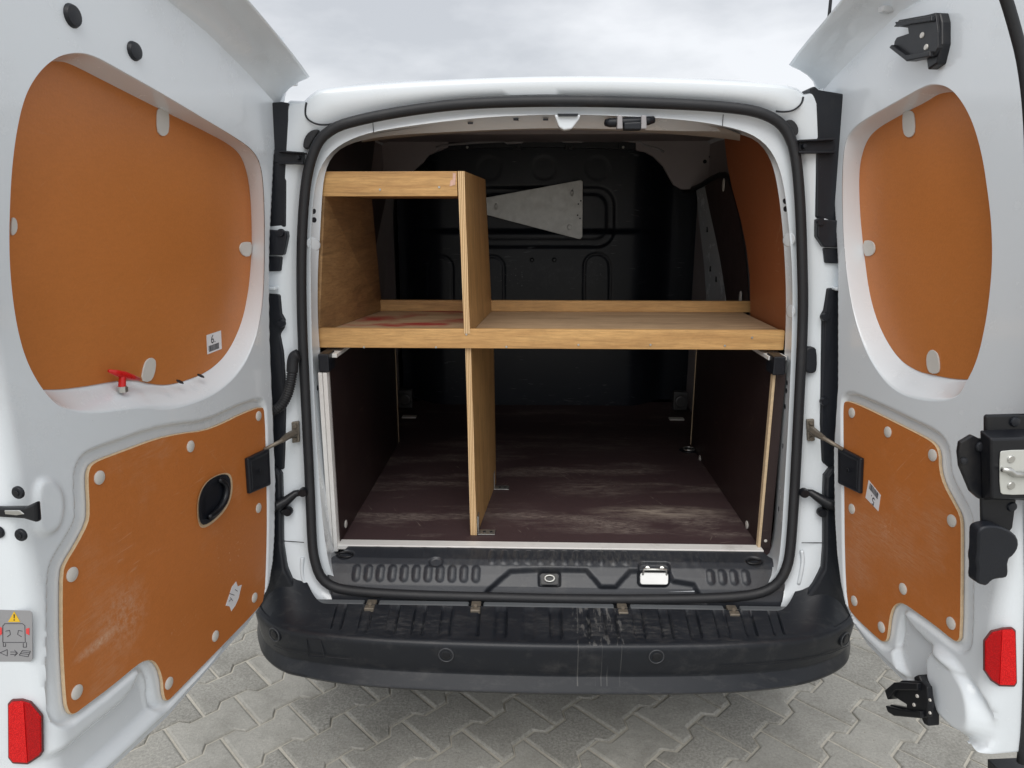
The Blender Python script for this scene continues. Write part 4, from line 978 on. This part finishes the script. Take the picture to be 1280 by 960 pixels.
# boards in the window recesses and on the lower halves
for D, win, pan, clips, tongues in (
        (DL, lw_in, L_panel, [(323, 520), (238, 558), (124, 597), (90, 718), (96, 865), (211, 854), (269, 795), (318, 747), (323, 635)],
         [[(195, 139), (198, 135), (206, 135), (210, 140), (210, 164), (206, 170), (200, 170), (195, 163)], [(298, 312), (300, 304), (306, 302), (314, 303), (313, 320), (304, 321)], [(175, 476), (179, 455), (184, 448), (190, 447), (194, 452), (192, 468), (186, 478)], [(13, 272), (17, 272), (20, 278), (20, 288), (16, 294), (12, 294)]]),
        (DR, rw_in, R_panel, [(1065, 516), (1110, 540), (1166, 569), (1190, 651), (1189, 779), (1129, 736), (1102, 784), (1068, 751), (1065, 636)],
         [[(1129, 145), (1132, 139), (1140, 138), (1144, 143), (1145, 164), (1141, 171), (1135, 172), (1130, 166)], [(1080, 301), (1088, 300), (1094, 304), (1095, 314), (1090, 320), (1081, 320)], [(1159, 446), (1163, 438), (1168, 437), (1174, 443), (1176, 459), (1174, 467), (1164, 467), (1160, 460)]])):
    I = D.I; c_ = np.mean(I, 0); P = [D.P(p[0] + (p[0] - c_[0]) * .004, p[1] + (p[1] - c_[1]) * .004, -WD - .001) for p in I]
    up = MB().prism(P, tuple(D.n * .004)).build('upper_board', ORANGE, D.o)
    P = smoothpoly(pan, 1); n_ = len(P); q0 = [D.at(x, y, -.010) for x, y in P]
    th = .0065; V = [p for p in q0] + [p + D.n * th for p in q0]
    Fq = [tuple(range(n_))[::-1], tuple(range(n_, 2 * n_))] + [(i, (i + 1) % n_, n_ + (i + 1) % n_, n_ + i) for i in range(n_)]
    # pale ply edge with a narrow bevelled border
    cen = None
    lb = mk('lower_board', V, Fq, None, D.o, mats=[ORANGE_WORN, EDGE], fm=[0, 0] + [1] * n_)
    b = lb.modifiers.new('b', 'BEVEL'); b.width = .0016; b.segments = 1; b.limit_method = 'ANGLE'; b.material = 1
    for (x, y) in clips:
        p = D.at(x, y, -.0034); MB().disc(p, D.n, .0115, .0022, 20, .0012).build('board_clip', CLIP, lb, smooth=True, auto=50)
    for t in tongues: stick(D, t, -WD + .0032, .003, CLIP, 'board_tongue', sm=1, bev=.0008)
    D.lb = lb; D.up_ = up

def onend(D, pts, o0, th, mat, name, parent=None, sm=0, bev=.0, **k):
    P = smoothpoly([np.array(p, float) for p in pts], sm) if sm else pts
    return MB().prism([D.E(*D.end(x, y, o0 + th), o0) for x, y in P], tuple(D.u * th)).build(name, mat, parent or D.o, bev=bev, **k)

# -- left door fittings
g = MB().disc(DL.at(85, 20, -.006), DL.n, .016, .012, 20, .001, ry=.017).build('grommet', BLACK, DL.o, smooth=True, auto=50)
g = MB().disc(DL.at(163, 64, -.006), DL.n, .0165, .012, 20, .001, ry=.0155).build('grommet', BLACK, DL.o, smooth=True, auto=50)
# recessed pull handle: black cup with a rim
cup = [(248, 636), (250, 618), (258, 603), (270, 595), (282, 592), (288, 596), (289, 614), (284, 631), (272, 646), (257, 657), (250, 655)]
rim = resample(smoothpoly(cup, 2), 40); inner = (rim - rim.mean(0)) * .80 + rim.mean(0); deep = (rim - rim.mean(0)) * .62 + rim.mean(0) + np.array([4, 2])
V, Fc = loft([[DL.at(x, y, -.004) for x, y in rim], [DL.at(x, y, .0025) for x, y in rim], [DL.at(x, y, .0025) for x, y in inner], [DL.at(x, y, -.0010) for x, y in inner * .93 + deep * .07], [DL.at(x, y, -.0025) for x, y in deep]])
n_ = len(rim); Fc.append(tuple(range(len(V) - n_, len(V))))
hc = mk('pull_handle', V, Fc, BLACK, DL.o, smooth=True, auto=50)
MB().tube([DL.at(x, y, .004) for x, y in resample(smoothpoly([(274, 600), (282, 604), (284, 614), (281, 627), (272, 639), (261, 647)], 2, False), 20, False)], [.003 + .0045 * math.sin(math.pi * (k + 2) / 24) for k in range(20)], 10).build('handle_bar', BLACK2, hc, smooth=True)
b_ = [(254, 640), (256, 622), (264, 609), (272, 603), (277, 604), (271, 616), (268, 632), (270, 640), (262, 648)]
MB().prism([DL.at(x, y, -.0034) for x, y in smoothpoly([(x * 1.0 + (x - 268) * .09, y + (y - 625) * .08 + 1) for x, y in cup], 2)], tuple(DL.n * .0006)).build('cutout_edge', EDGE, hc)
# black rubber stop at the hinge side
for D, q, side in ((DL, [(306, 573), (333, 560), (335, 606), (309, 617)], -1), (DR, [(1051, 558), (1080, 573), (1078, 617), (1051, 604)], 1)):
    A_ = [D.at(x, y, -.002) for x, y in q]; c_ = sum(A_) / 4; B_ = [p + D.n * .007 for p in A_]; B2 = [c_ + (p - c_) * .90 + D.n * .010 for p in A_]; B3 = [c_ + (p - c_) * .74 + D.n * .0085 for p in A_]
    V = A_ + B_ + B2 + B3; Fc = [(j * 4 + i, j * 4 + (i + 1) % 4, (j + 1) * 4 + (i + 1) % 4, (j + 1) * 4 + i) for j in range(3) for i in range(4)] + [(12, 13, 14, 15)]
    s_ = mk('door_stop', V, Fc, BLACK, D.o, bev=.002)
    MB().disc(c_ + D.n * .0088, D.n, .005, .002, 10).build('stop_screw', BLACK2, s_)
# red T-handle standing on the ledge
base = DL.at(153, 487, -.024); top = DL.at(153, 470, -.024)
MB().tube([base - np.array([0, 0, .004]), base + np.array([0, 0, .004])], .0088, 6).tube([base + np.array([0, 0, .004]), base + np.array([0, 0, .006])], .0075, 10).build('pull_knob_nut', STEEL, DL.o)
MB().tube([base + np.array([0, 0, .005]), top - np.array([0, 0, .0005])], [.0062, .0055], 12).build('pull_knob_stem', RED, DL.o, smooth=True, auto=50)
e1, e2 = DL.at(136, 463.5, -.024), DL.at(174, 474, -.024)
MB().tube([e1, e1 * .75 + e2 * .25, e1 * .5 + e2 * .5, e1 * .25 + e2 * .75, e2], [.0025, .0055, .0068, .0055, .0030], 12).build('pull_knob', RED, DL.o, smooth=True)
for x, y in ((225, 479.5), (251, 472)):
    p = DL.at(x, y, -.0265); q = np.array([0, 0, 1.]); MB().disc(p + np.array([0, 0, .003]), (DL.n * .45 + q), .0085, .0022, 6, up=DL.u, ry=.0045).build('ledge_hole', BLACK, DL.o)
# end face: latch strap, bolts, warning label, reflector
m = MB()
strap = [(-30, 634), (0, 635), (30, 634), (38, 629), (61, 619), (61, 648), (46, 656), (38, 654), (28, 648), (0, 646), (-30, 646)]
MB().prism([DL.at(x, y, -.010) for x, y in [(36, 631), (60.5, 619), (61, 647), (55, 651), (42, 655), (36, 650)]], tuple(DL.n * .012)).build('latch_bezel', BLACK2, DL.o, bev=.002)
onend(DL, [(-30, 634), (0, 635), (30, 634.5), (44, 628), (46, 654), (30, 649), (0, 647), (-30, 646)], -.004, .010, BLACK2, 'latch_lever', bev=.003)
onend(DL, [(5, 638), (24, 638), (30, 643), (20, 644.5), (6, 643)], .006, .002, STEEL, 'latch_tongue', bev=.001)
for x, y in ((23, 615.5), (26.5, 668.5), (-2, 665)):
    p = DL.E(*DL.end(x, y), -.001); s_ = MB().disc(p, DL.u, .0092, .004, 20, .0).build('edge_bolt', BLACK, DL.o, smooth=True, auto=40)
    MB().disc(p + DL.u * .0042, DL.u, .0042, .0012, 6).build('bolt_socket', BLACK2, s_)
for D, R_ in ((DL, [(10, 882), (14, 877.5), (26, 877), (36, 880), (50.5, 897), (51, 940), (48, 945), (34, 954), (16, 953), (10.5, 946)]), (DR, [(1269.5, 790), (1266, 787), (1256, 787.5), (1241, 791), (1232, 803), (1232, 838), (1240, 850), (1250, 856.5), (1268, 857), (1271, 852)])):
    c_ = np.mean(R_, 0)
    hs = onend(D, [tuple((np.array(p) - c_) * 1.06 + c_) for p in R_], -.001, .005, simple('reflector_housing', (.12, .03, .03), .5) if 'reflector_housing' not in MATS else MATS['reflector_housing'], 'reflector', bev=.002)
    onend(D, R_, .0041, .003, REFL, 'reflector_lens', hs, bev=.0015)
    half = [(10.6, 882), (14.2, 878), (26, 877.5), (29, 878), (34, 953.5), (16, 952.6), (11, 946)] if D is DL else [(1269, 790), (1266, 787.6), (1256, 788), (1253, 788.6), (1250, 856), (1268, 856.5), (1270.5, 852)]
    onend(D, half, .0073, .0006, REFL2, 'reflector_lens', hs)
# warning label with the printed van outline
ws = onend(DL, [(-18, 762), (37, 763.5), (40, 766), (40.5, 824), (38, 827), (-18, 827)], .0002, .0007, GREYST, 'warning_label')
W0 = .0011
onend(DL, [(17.5, 764.5), (25, 777.5), (10, 777.5)], W0, .0004, YELLOW, 'warning_triangle', ws)
onend(DL, [(16.8, 768), (18.2, 768), (17.9, 773), (17.1, 773)], W0 + .0006, .0003, INK, 'print', ws)
onend(DL, [(16.9, 774.3), (18.1, 774.3), (18.1, 775.8), (16.9, 775.8)], W0 + .0006, .0003, INK, 'print', ws)
def strokes(D, lines, r, nm, par, o=W0):
    m = MB()
    for L in lines:
        P = [D.E(*D.end(x, y, o), o) for x, y in L]
        for a_, b_ in zip(P[:-1], P[1:]): m.tube([a_, b_], r, 4)
    return m.build(nm, INK, par)
strokes(DL, [[(4, 782), (6, 779.5), (28, 779.5), (31, 782), (31.5, 803)], [(3.5, 782), (3.5, 803)], [(3.5, 803), (31.5, 803)], [(4, 803), (4, 808), (7, 808), (7, 804)], [(29, 804), (29, 809), (33, 809), (33, 803)], [(7, 789), (12, 788), (13, 793), (9, 796)], [(28, 789), (23, 788), (22, 793), (27, 796)], [(0, 816), (9, 812), (9, 820), (0, 816)], [(13, 815), (20, 815), (20, 818), (13, 818)], [(18, 812.5), (22, 816.5), (18, 820)], [(24, 819), (28, 813), (38, 814), (35, 821), (24, 819)], [(26, 817), (36, 818)], [(28, 815), (37, 816)]], .00045, 'print', ws)
onend(DL, [(-2, 783), (2.2, 785), (2.2, 793), (-2, 795)], W0, .0004, PRINTRED, 'print', ws)
onend(DL, [(36.5, 785), (32.5, 786), (32.5, 792), (36.5, 794)], W0, .0004, PRINTRED, 'print', ws)

def text_on(D, s, org, ux, vx, size, w_, parent, name='printed_number'):
    cu = bpy.data.curves.new('t', 'FONT'); cu.body = s; cu.size = 1; cu.extrude = .0; to = bpy.data.objects.new('t', cu); COL.objects.link(to)
    dg = bpy.context.evaluated_depsgraph_get(); me = to.evaluated_get(dg).to_mesh(); vs = [v.co.copy() for v in me.vertices]; fs = [tuple(p.vertices) for p in me.polygons]
    bpy.data.objects.remove(to)
    V = [org + ux * v.x * size + vx * v.y * size for v in vs]; return mk(name, V, fs, INK, parent)
def barcode(D, c0, ux, vx, wd, ht, parent, name='barcode'):
    m = MB(); x = 0; r_ = random.Random(3)
    while x < wd:
        b_ = r_.choice((.0008, .0014, .0022)); 
        if x + b_ > wd: break
        m.add([c0 + ux * x, c0 + ux * (x + b_), c0 + ux * (x + b_) + vx * ht, c0 + ux * x + vx * ht], [(0, 1, 2, 3)]); x += b_ + r_.choice((.0007, .0012))
    return m.build(name, INK, parent)
# number stickers
wz = -WD + .0034
q = [(258, 419), (276, 413), (277, 436), (259, 443)]; st = stick(DL, q, wz, .0005, STICK, 'number_sticker')
A_ = [DL.at(x, y, wz + .0008) for x, y in q]; ux = (A_[1] - A_[0]); Wd = np.linalg.norm(ux); ux /= Wd; vx = A_[0] - A_[3]; Hh = np.linalg.norm(vx); vx /= Hh
text_on(DL, '6.', A_[3] + ux * Wd * .28 + vx * Hh * .48, ux, vx, Hh * .62, 0, st)
barcode(DL, A_[3] + ux * Wd * .12 + vx * Hh * .08, ux, vx, Wd * .74, Hh * .32, st)
wz = -.0034
q = [(1086, 600), (1101, 619), (1098, 639), (1082, 622)]; st = stick(DR, q, wz, .0005, STICK, 'number_sticker')
A_ = [DR.at(x, y, wz + .0008) for x, y in q]; ux = A_[1] - A_[0]; Wd = np.linalg.norm(ux); ux /= Wd; vx = A_[0] - A_[3]; Hh = np.linalg.norm(vx); vx /= Hh
text_on(DR, '5.', A_[1] - ux * Wd * .30 - vx * Hh * .52, -ux, -vx, Hh * .58, 0, st)
barcode(DR, A_[3] + ux * Wd * .12 + vx * Hh * .62, ux, vx, Wd * .74, Hh * .32, st)
# torn remains of a sticker
stp = stick(DL, [(290, 733), (295, 727), (297, 733), (302, 731), (300, 739), (298, 748), (294, 757), (289, 764), (287, 758), (282, 757), (285, 748)], wz, .0005, STICK, 'torn_sticker')
strokes2 = MB()
for a_, b_ in (((287, 742), (293, 744)), ((288, 747), (291, 751)), ((294, 737), (297, 739)), ((286, 752), (289, 749))): strokes2.tube([DL.at(*a_, wz + .0009), DL.at(*b_, wz + .0009)], .0006, 4)
strokes2.build('print', INK, stp)

# -- right door fittings
LOCKM = simple('bright_lock_zinc', (.62, .63, .60), .38, metal=.35, var=.1, dirt=(.3, .27, .22), dirtamt=.4)
def bracket(D, outline, w0, th, name, dots=(), extra=None):
    o_ = MB().prism([D.at(x, y, w0) for x, y in outline], tuple(D.n * th)).build(name, BLACK2, D.o, bev=.002)
    for x, y, r in dots: MB().disc(D.at(x, y, w0 + th), D.n, r, .0022, 14).build('rivet', CLIP, o_, smooth=True, auto=50)
    return o_
ub_ = bracket(DR, [(1124, 34), (1131, 25), (1165, 19), (1177, 16), (1180, 40), (1180, 60), (1175, 70), (1146, 77), (1124, 60), (1125, 52), (1128, 47), (1143, 42), (1142, 35), (1126, 33)], .012, .012, 'upper_latch', ((1153, 44, .0052), (1158, 59, .0052)))
MB().prism([DR.at(x, y, -.002) for x, y in [(1176, 20), (1187, 16), (1190, 28), (1190, 55), (1184, 80), (1172, 88), (1170, 74), (1176, 68)]], tuple(DR.n * .020)).build('latch_base', BLACK2, ub_, bev=.003)
MB().prism([DR.at(x, y, .010) for x, y in [(1131, 28), (1178, 20), (1178, 27), (1134, 33)]], tuple(DR.n * .022)).build('latch_jaw', BLACK2, ub_, bev=.002)
MB().prism([DR.at(x, y, .010) for x, y in [(1127, 56), (1146, 69), (1176, 64), (1176, 71), (1146, 77), (1124, 60)]], tuple(DR.n * .022)).build('latch_jaw', BLACK2, ub_, bev=.002)
lb_ = bracket(DR, [(1119, 858), (1134, 850), (1158, 851), (1166, 858), (1168, 880), (1166, 896), (1150, 896), (1130, 893), (1120, 885), (1119, 880), (1140, 884), (1140, 880), (1120, 868)], .020, .012, 'lower_latch', ((1147, 870, .0035), (1143, 881, .0035), (1163, 891, .0028), (1163, 875, .0028)))
MB().prism([DR.at(x, y, .001) for x, y in [(1156, 845), (1162, 842), (1170, 858), (1175, 885), (1175, 907), (1169, 904), (1164, 892), (1160, 870)]], tuple(DR.n * .024)).build('latch_base', BLACK2, lb_, bev=.003)
MB().prism([DR.at(x, y, .018) for x, y in [(1118, 862), (1130, 852), (1160, 853), (1160, 862), (1132, 862), (1122, 874)]], tuple(DR.n * .022)).build('latch_jaw', BLACK2, lb_, bev=.002)
MB().prism([DR.at(x, y, .018) for x, y in [(1119, 881), (1138, 886), (1164, 888), (1164, 897), (1130, 894), (1122, 889)]], tuple(DR.n * .022)).build('latch_jaw', BLACK2, lb_, bev=.002)
# lock housing on the end face
lk = onend(DR, [(1199, 566), (1201, 553), (1216, 544), (1222, 547), (1226, 549), (1300, 545), (1300, 623), (1224, 624), (1214, 615), (1201, 584)], -.002, .008, BLACK2, 'lock_housing', bev=.002)
onend(DR, [(1233, 521), (1236, 519), (1276, 518), (1300, 518), (1300, 545), (1233, 541)], -.001, .008, BLACK2, 'lock_flange', lk, bev=.003)
p0 = [DR.E(*DR.end(x, y, .006), .006) for x, y in [(1224, 537), (1310, 535), (1310, 626), (1227, 625)]]
p1 = [DR.E(*DR.end(x, y, .030), .030) for x, y in [(1239, 549), (1310, 547), (1310, 623), (1240, 623)]]
MB().hexa(p0, p1).build('lock_case', BLACK2, lk, bev=.003)
pk = onend(DR, [(1250, 567), (1253, 563), (1300, 562), (1300, 618), (1255, 619), (1250, 615)], .0303, .002, LOCKM, 'lock_plate', lk, sm=1, bev=.001)
for x, y in ((1264, 574), (1264, 607)): MB().disc(DR.E(*DR.end(x, y, .033), .0323), DR.u, .0062, .0025, 14).build('plate_screw', STEEL, pk, smooth=True, auto=40)
MB().tube([DR.E(*DR.end(x, y, .036), .036) for x, y in [(1253, 587), (1262, 588), (1268, 593), (1290, 594)]], [.004, .005, .005, .005], 8).build('lock_pawl', STEEL, pk, smooth=True)
for x, y, o_ in ((1225, 558, .007), (1204, 576, .006), (1268, 527, .007), (1264, 633, .004)):
    MB().disc(DR.E(*DR.end(x, y, o_), o_), DR.u, .0080 if x != 1204 else .006, .004, 16, .001).build('lock_bolt', BLACK, lk, smooth=True, auto=40)
onend(DR, [(1227, 622), (1271, 622), (1266, 660), (1262, 665), (1228, 665)], -.001, .006, BLACK2, 'lock_flange', lk, bev=.002)
hl = onend(DR, [(1223, 668), (1225, 661), (1236, 657), (1250, 658), (1264, 664), (1273, 672), (1274, 684), (1268, 694), (1260, 700), (1261, 720), (1257, 723), (1246, 724), (1240, 726), (1234, 733), (1225, 731), (1221, 727), (1223, 712), (1221, 700), (1223, 690)], .004, .022, BLACK, 'release_lever', sm=1, bev=.006, smooth=True, auto=60)
# rubber strip along the outer edge of each door, and lower edge rubber
for D, pts in ((DR, [(1250, -20), (1259, 5), (1269, 40), (1278, 75), (1285, 130), (1288, 200), (1288, 400), (1287, 600), (1285, 760), (1282, 900), (1276, 952)]), (DL, [(-22, 0), (-22, 300), (-22, 600), (-22, 900), (-22, 960)])):
    P = resample(smoothpoly(pts, 2, False), 60, False)
    MB().tube([D.E(*D.end(x, y), .001) for x, y in P], .0075, 10).build('edge_seal', RUBBER, D.o, smooth=True)
p = [DR.E(*DR.end(x, y), -.004) for x, y in [(1252, 966), (1296, 964), (1296, 985), (1252, 985)]]
MB().prism(p, tuple(DR.u * -.03)).build('bottom_seal', RUBBER, DR.o, bev=.002)

# curved top lip that closes over the roof edge: swept along the door top
def toplip(D, edge_px, w1):
    e = [D.uv(x, y, w1) for x, y in edge_px]       # visible outer edge (u, v) at depth w1
    rows_ = []
    for (u, v) in e:
        rows_.append([(u, v - .075, -.006), (u + .0, v - .050, .004), (u, v - .030, .020), (u, v - .016, .040), (u, v - .014, .046), (u, v - .006, .062), (u, v - .001, w1 - .006), (u, v + .002, w1), (u, v + .006, w1 - .004), (u, v + .02, w1 - .04), (u, v + .04, -.10)])
    u0, v0 = e[0]
    R_ = [[D.P(*q) for q in r] for r in rows_]
    # rounded hinge-side end
    first = rows_[0]; pre = []
    for k_, sc in ((.006, .93), (.014, .70), (.020, .35)):
        pre.append([D.P(q[0] - k_, v0 - .05 + (q[1] - v0 + .05) * (1 - (1 - sc) * .25), q[2] * sc if q[2] > 0 else q[2]) for q in first])
    R_ = pre[::-1] + R_
    V, Fc = loft(R_, False)
    return mk('top_lip', V, Fc if D.side > 0 else [f[::-1] for f in Fc], PAINT, D.o, smooth=True)
toplip(DL, [(387, 97), (378, 84), (365, 67), (345, 42), (325, 18), (305, -5), (280, -30), (240, -70), (190, -120)], .085)
toplip(DR, [(986, 82), (996, 68), (1012, 48), (1030, 27), (1049, 4), (1065, -14), (1090, -42), (1130, -85)], .085)
for D, x, y in ((DL, 366, 104), (DR, 1050, 48), (DR, 1106, 12), (DL, 290, 12)):
    c_ = D.at(x, y, .018); MB().hexa(*[[c_ + D.u * a_ + D.n * w_ + np.array([0, 0, z_]) for a_, z_ in ((-.008, -.006), (.008, -.006), (.010, .006), (-.010, .006))] for w_ in (-.02, .010)]).build('lip_pad', PAINT_IN, D.o, bev=.003)

# ------------------------------------------------------------------ local wear: worn patches at their real places
def add_patch(m, c, radii, col, amt, nscale=60, lo=.45, hi=.70, stretch=(1, 1, 1)):
    n = m.node_tree; b = n.nodes['Principled BSDF']; lk = b.inputs['Base Color'].links[0].from_socket
    g = N(n, 'ShaderNodeTexCoord'); mp_ = N(n, 'ShaderNodeMapping'); mp_.vector_type = 'POINT'
    mp_.inputs['Location'].default_value = tuple(-c[i] / radii[i] for i in range(3)); mp_.inputs['Scale'].default_value = tuple(1 / r for r in radii)
    n.links.new(g.outputs['Object'], mp_.inputs[0])
    L = N(n, 'ShaderNodeVectorMath', operation='LENGTH'); n.links.new(mp_.outputs[0], L.inputs[0])
    f = ramp(n, L.outputs['Value'], .15, 1., (1, 1, 1, 1), (0, 0, 0, 1))
    q = ramp(n, noise(n, coords(n, stretch), nscale, 6, .75), lo, hi)
    n.links.new(mix(n, math_(n, 'MULTIPLY', math_(n, 'MULTIPLY', f, q), amt), lk, c4(col)), b.inputs['Base Color'])
LW = (.70, .52, .38)
add_patch(ORANGE_WORN, DL.at(155, 770, -.003), (.06, .075, .075), LW, .55, 90, .42, .75)
add_patch(ORANGE_WORN, DL.at(122, 805, -.003), (.03, .06, .012), LW, .6, 160, .35, .6)
add_patch(ORANGE_WORN, DL.at(290, 690, -.003), (.05, .10, .10), LW, .5, 130, .60, .66)
add_patch(ORANGE_WORN, DL.at(230, 780, -.003), (.05, .12, .03), LW, .4, 130, .60, .66)
add_patch(ORANGE_WORN, DR.at(1108, 660, -.003), (.05, .05, .04), LW, .35, 110, .50, .70)
add_patch(FLOORPLY, PZ(825, 640, .6), (.24, .055, .1), (.42, .36, .30), .85, 16, .36, .66, (1, 6, 1))
add_patch(FLOORPLY, PZ(740, 610, .6), (.20, .09, .1), (.36, .31, .27), .5, 18, .42, .70, (1, 5, 1))
add_patch(FLOORPLY, PZ(760, 550, .6), (.40, .22, .1), (.30, .27, .24), .4, 12, .45, .72, (1, 6, 1))
add_patch(FLOORPLY, PZ(620, 640, .6), (.14, .12, .1), (.30, .27, .24), .25, 24, .45, .72, (1, 3, 1))
add_patch(PAINT, DL.E(*DL.end(48, 803)), (.016, .016, .022), (.12, .11, .11), .7, 150, .54, .60)
add_patch(PAINT, DL.E(*DL.end(4, 58)), (.014, .014, .012), (.10, .10, .10), .6, 150, .56, .60)
add_patch(BUMPER, (-.35, -.20, .50), (.22, .05, .06), (.16, .155, .15), .45, 30, .48, .75, (1, 4, 4))
add_patch(BUMPER, (.18, -.20, .50), (.30, .05, .06), (.17, .165, .155), .5, 34, .48, .75, (1, 4, 4))
add_patch(SILLM, (.1, -.03, .59), (.50, .05, .06), (.17, .165, .15), .5, 40, .45, .75, (3, 1, 1))
add_patch(BULKM, PY(640, 350, 1.43), (.10, .1, .06), (.34, .34, .36), .8, 70, .60, .66)
add_patch(BULKM, PY(745, 340, 1.43), (.07, .1, .06), (.30, .30, .32), .7, 80, .58, .66)
add_patch(BULKM, PY(700, 345, 1.43), (.25, .1, .09), (.10, .105, .12), .5, 30, .50, .75)
add_patch(DARKPLY, PX(930, 560, .552), (.1, .16, .2), (.30, .22, .18), .6, 120, .64, .68)
add_patch(DARKPLY, PX(450, 520, -.552), (.1, .2, .2), (.24, .17, .14), .5, 120, .64, .69)
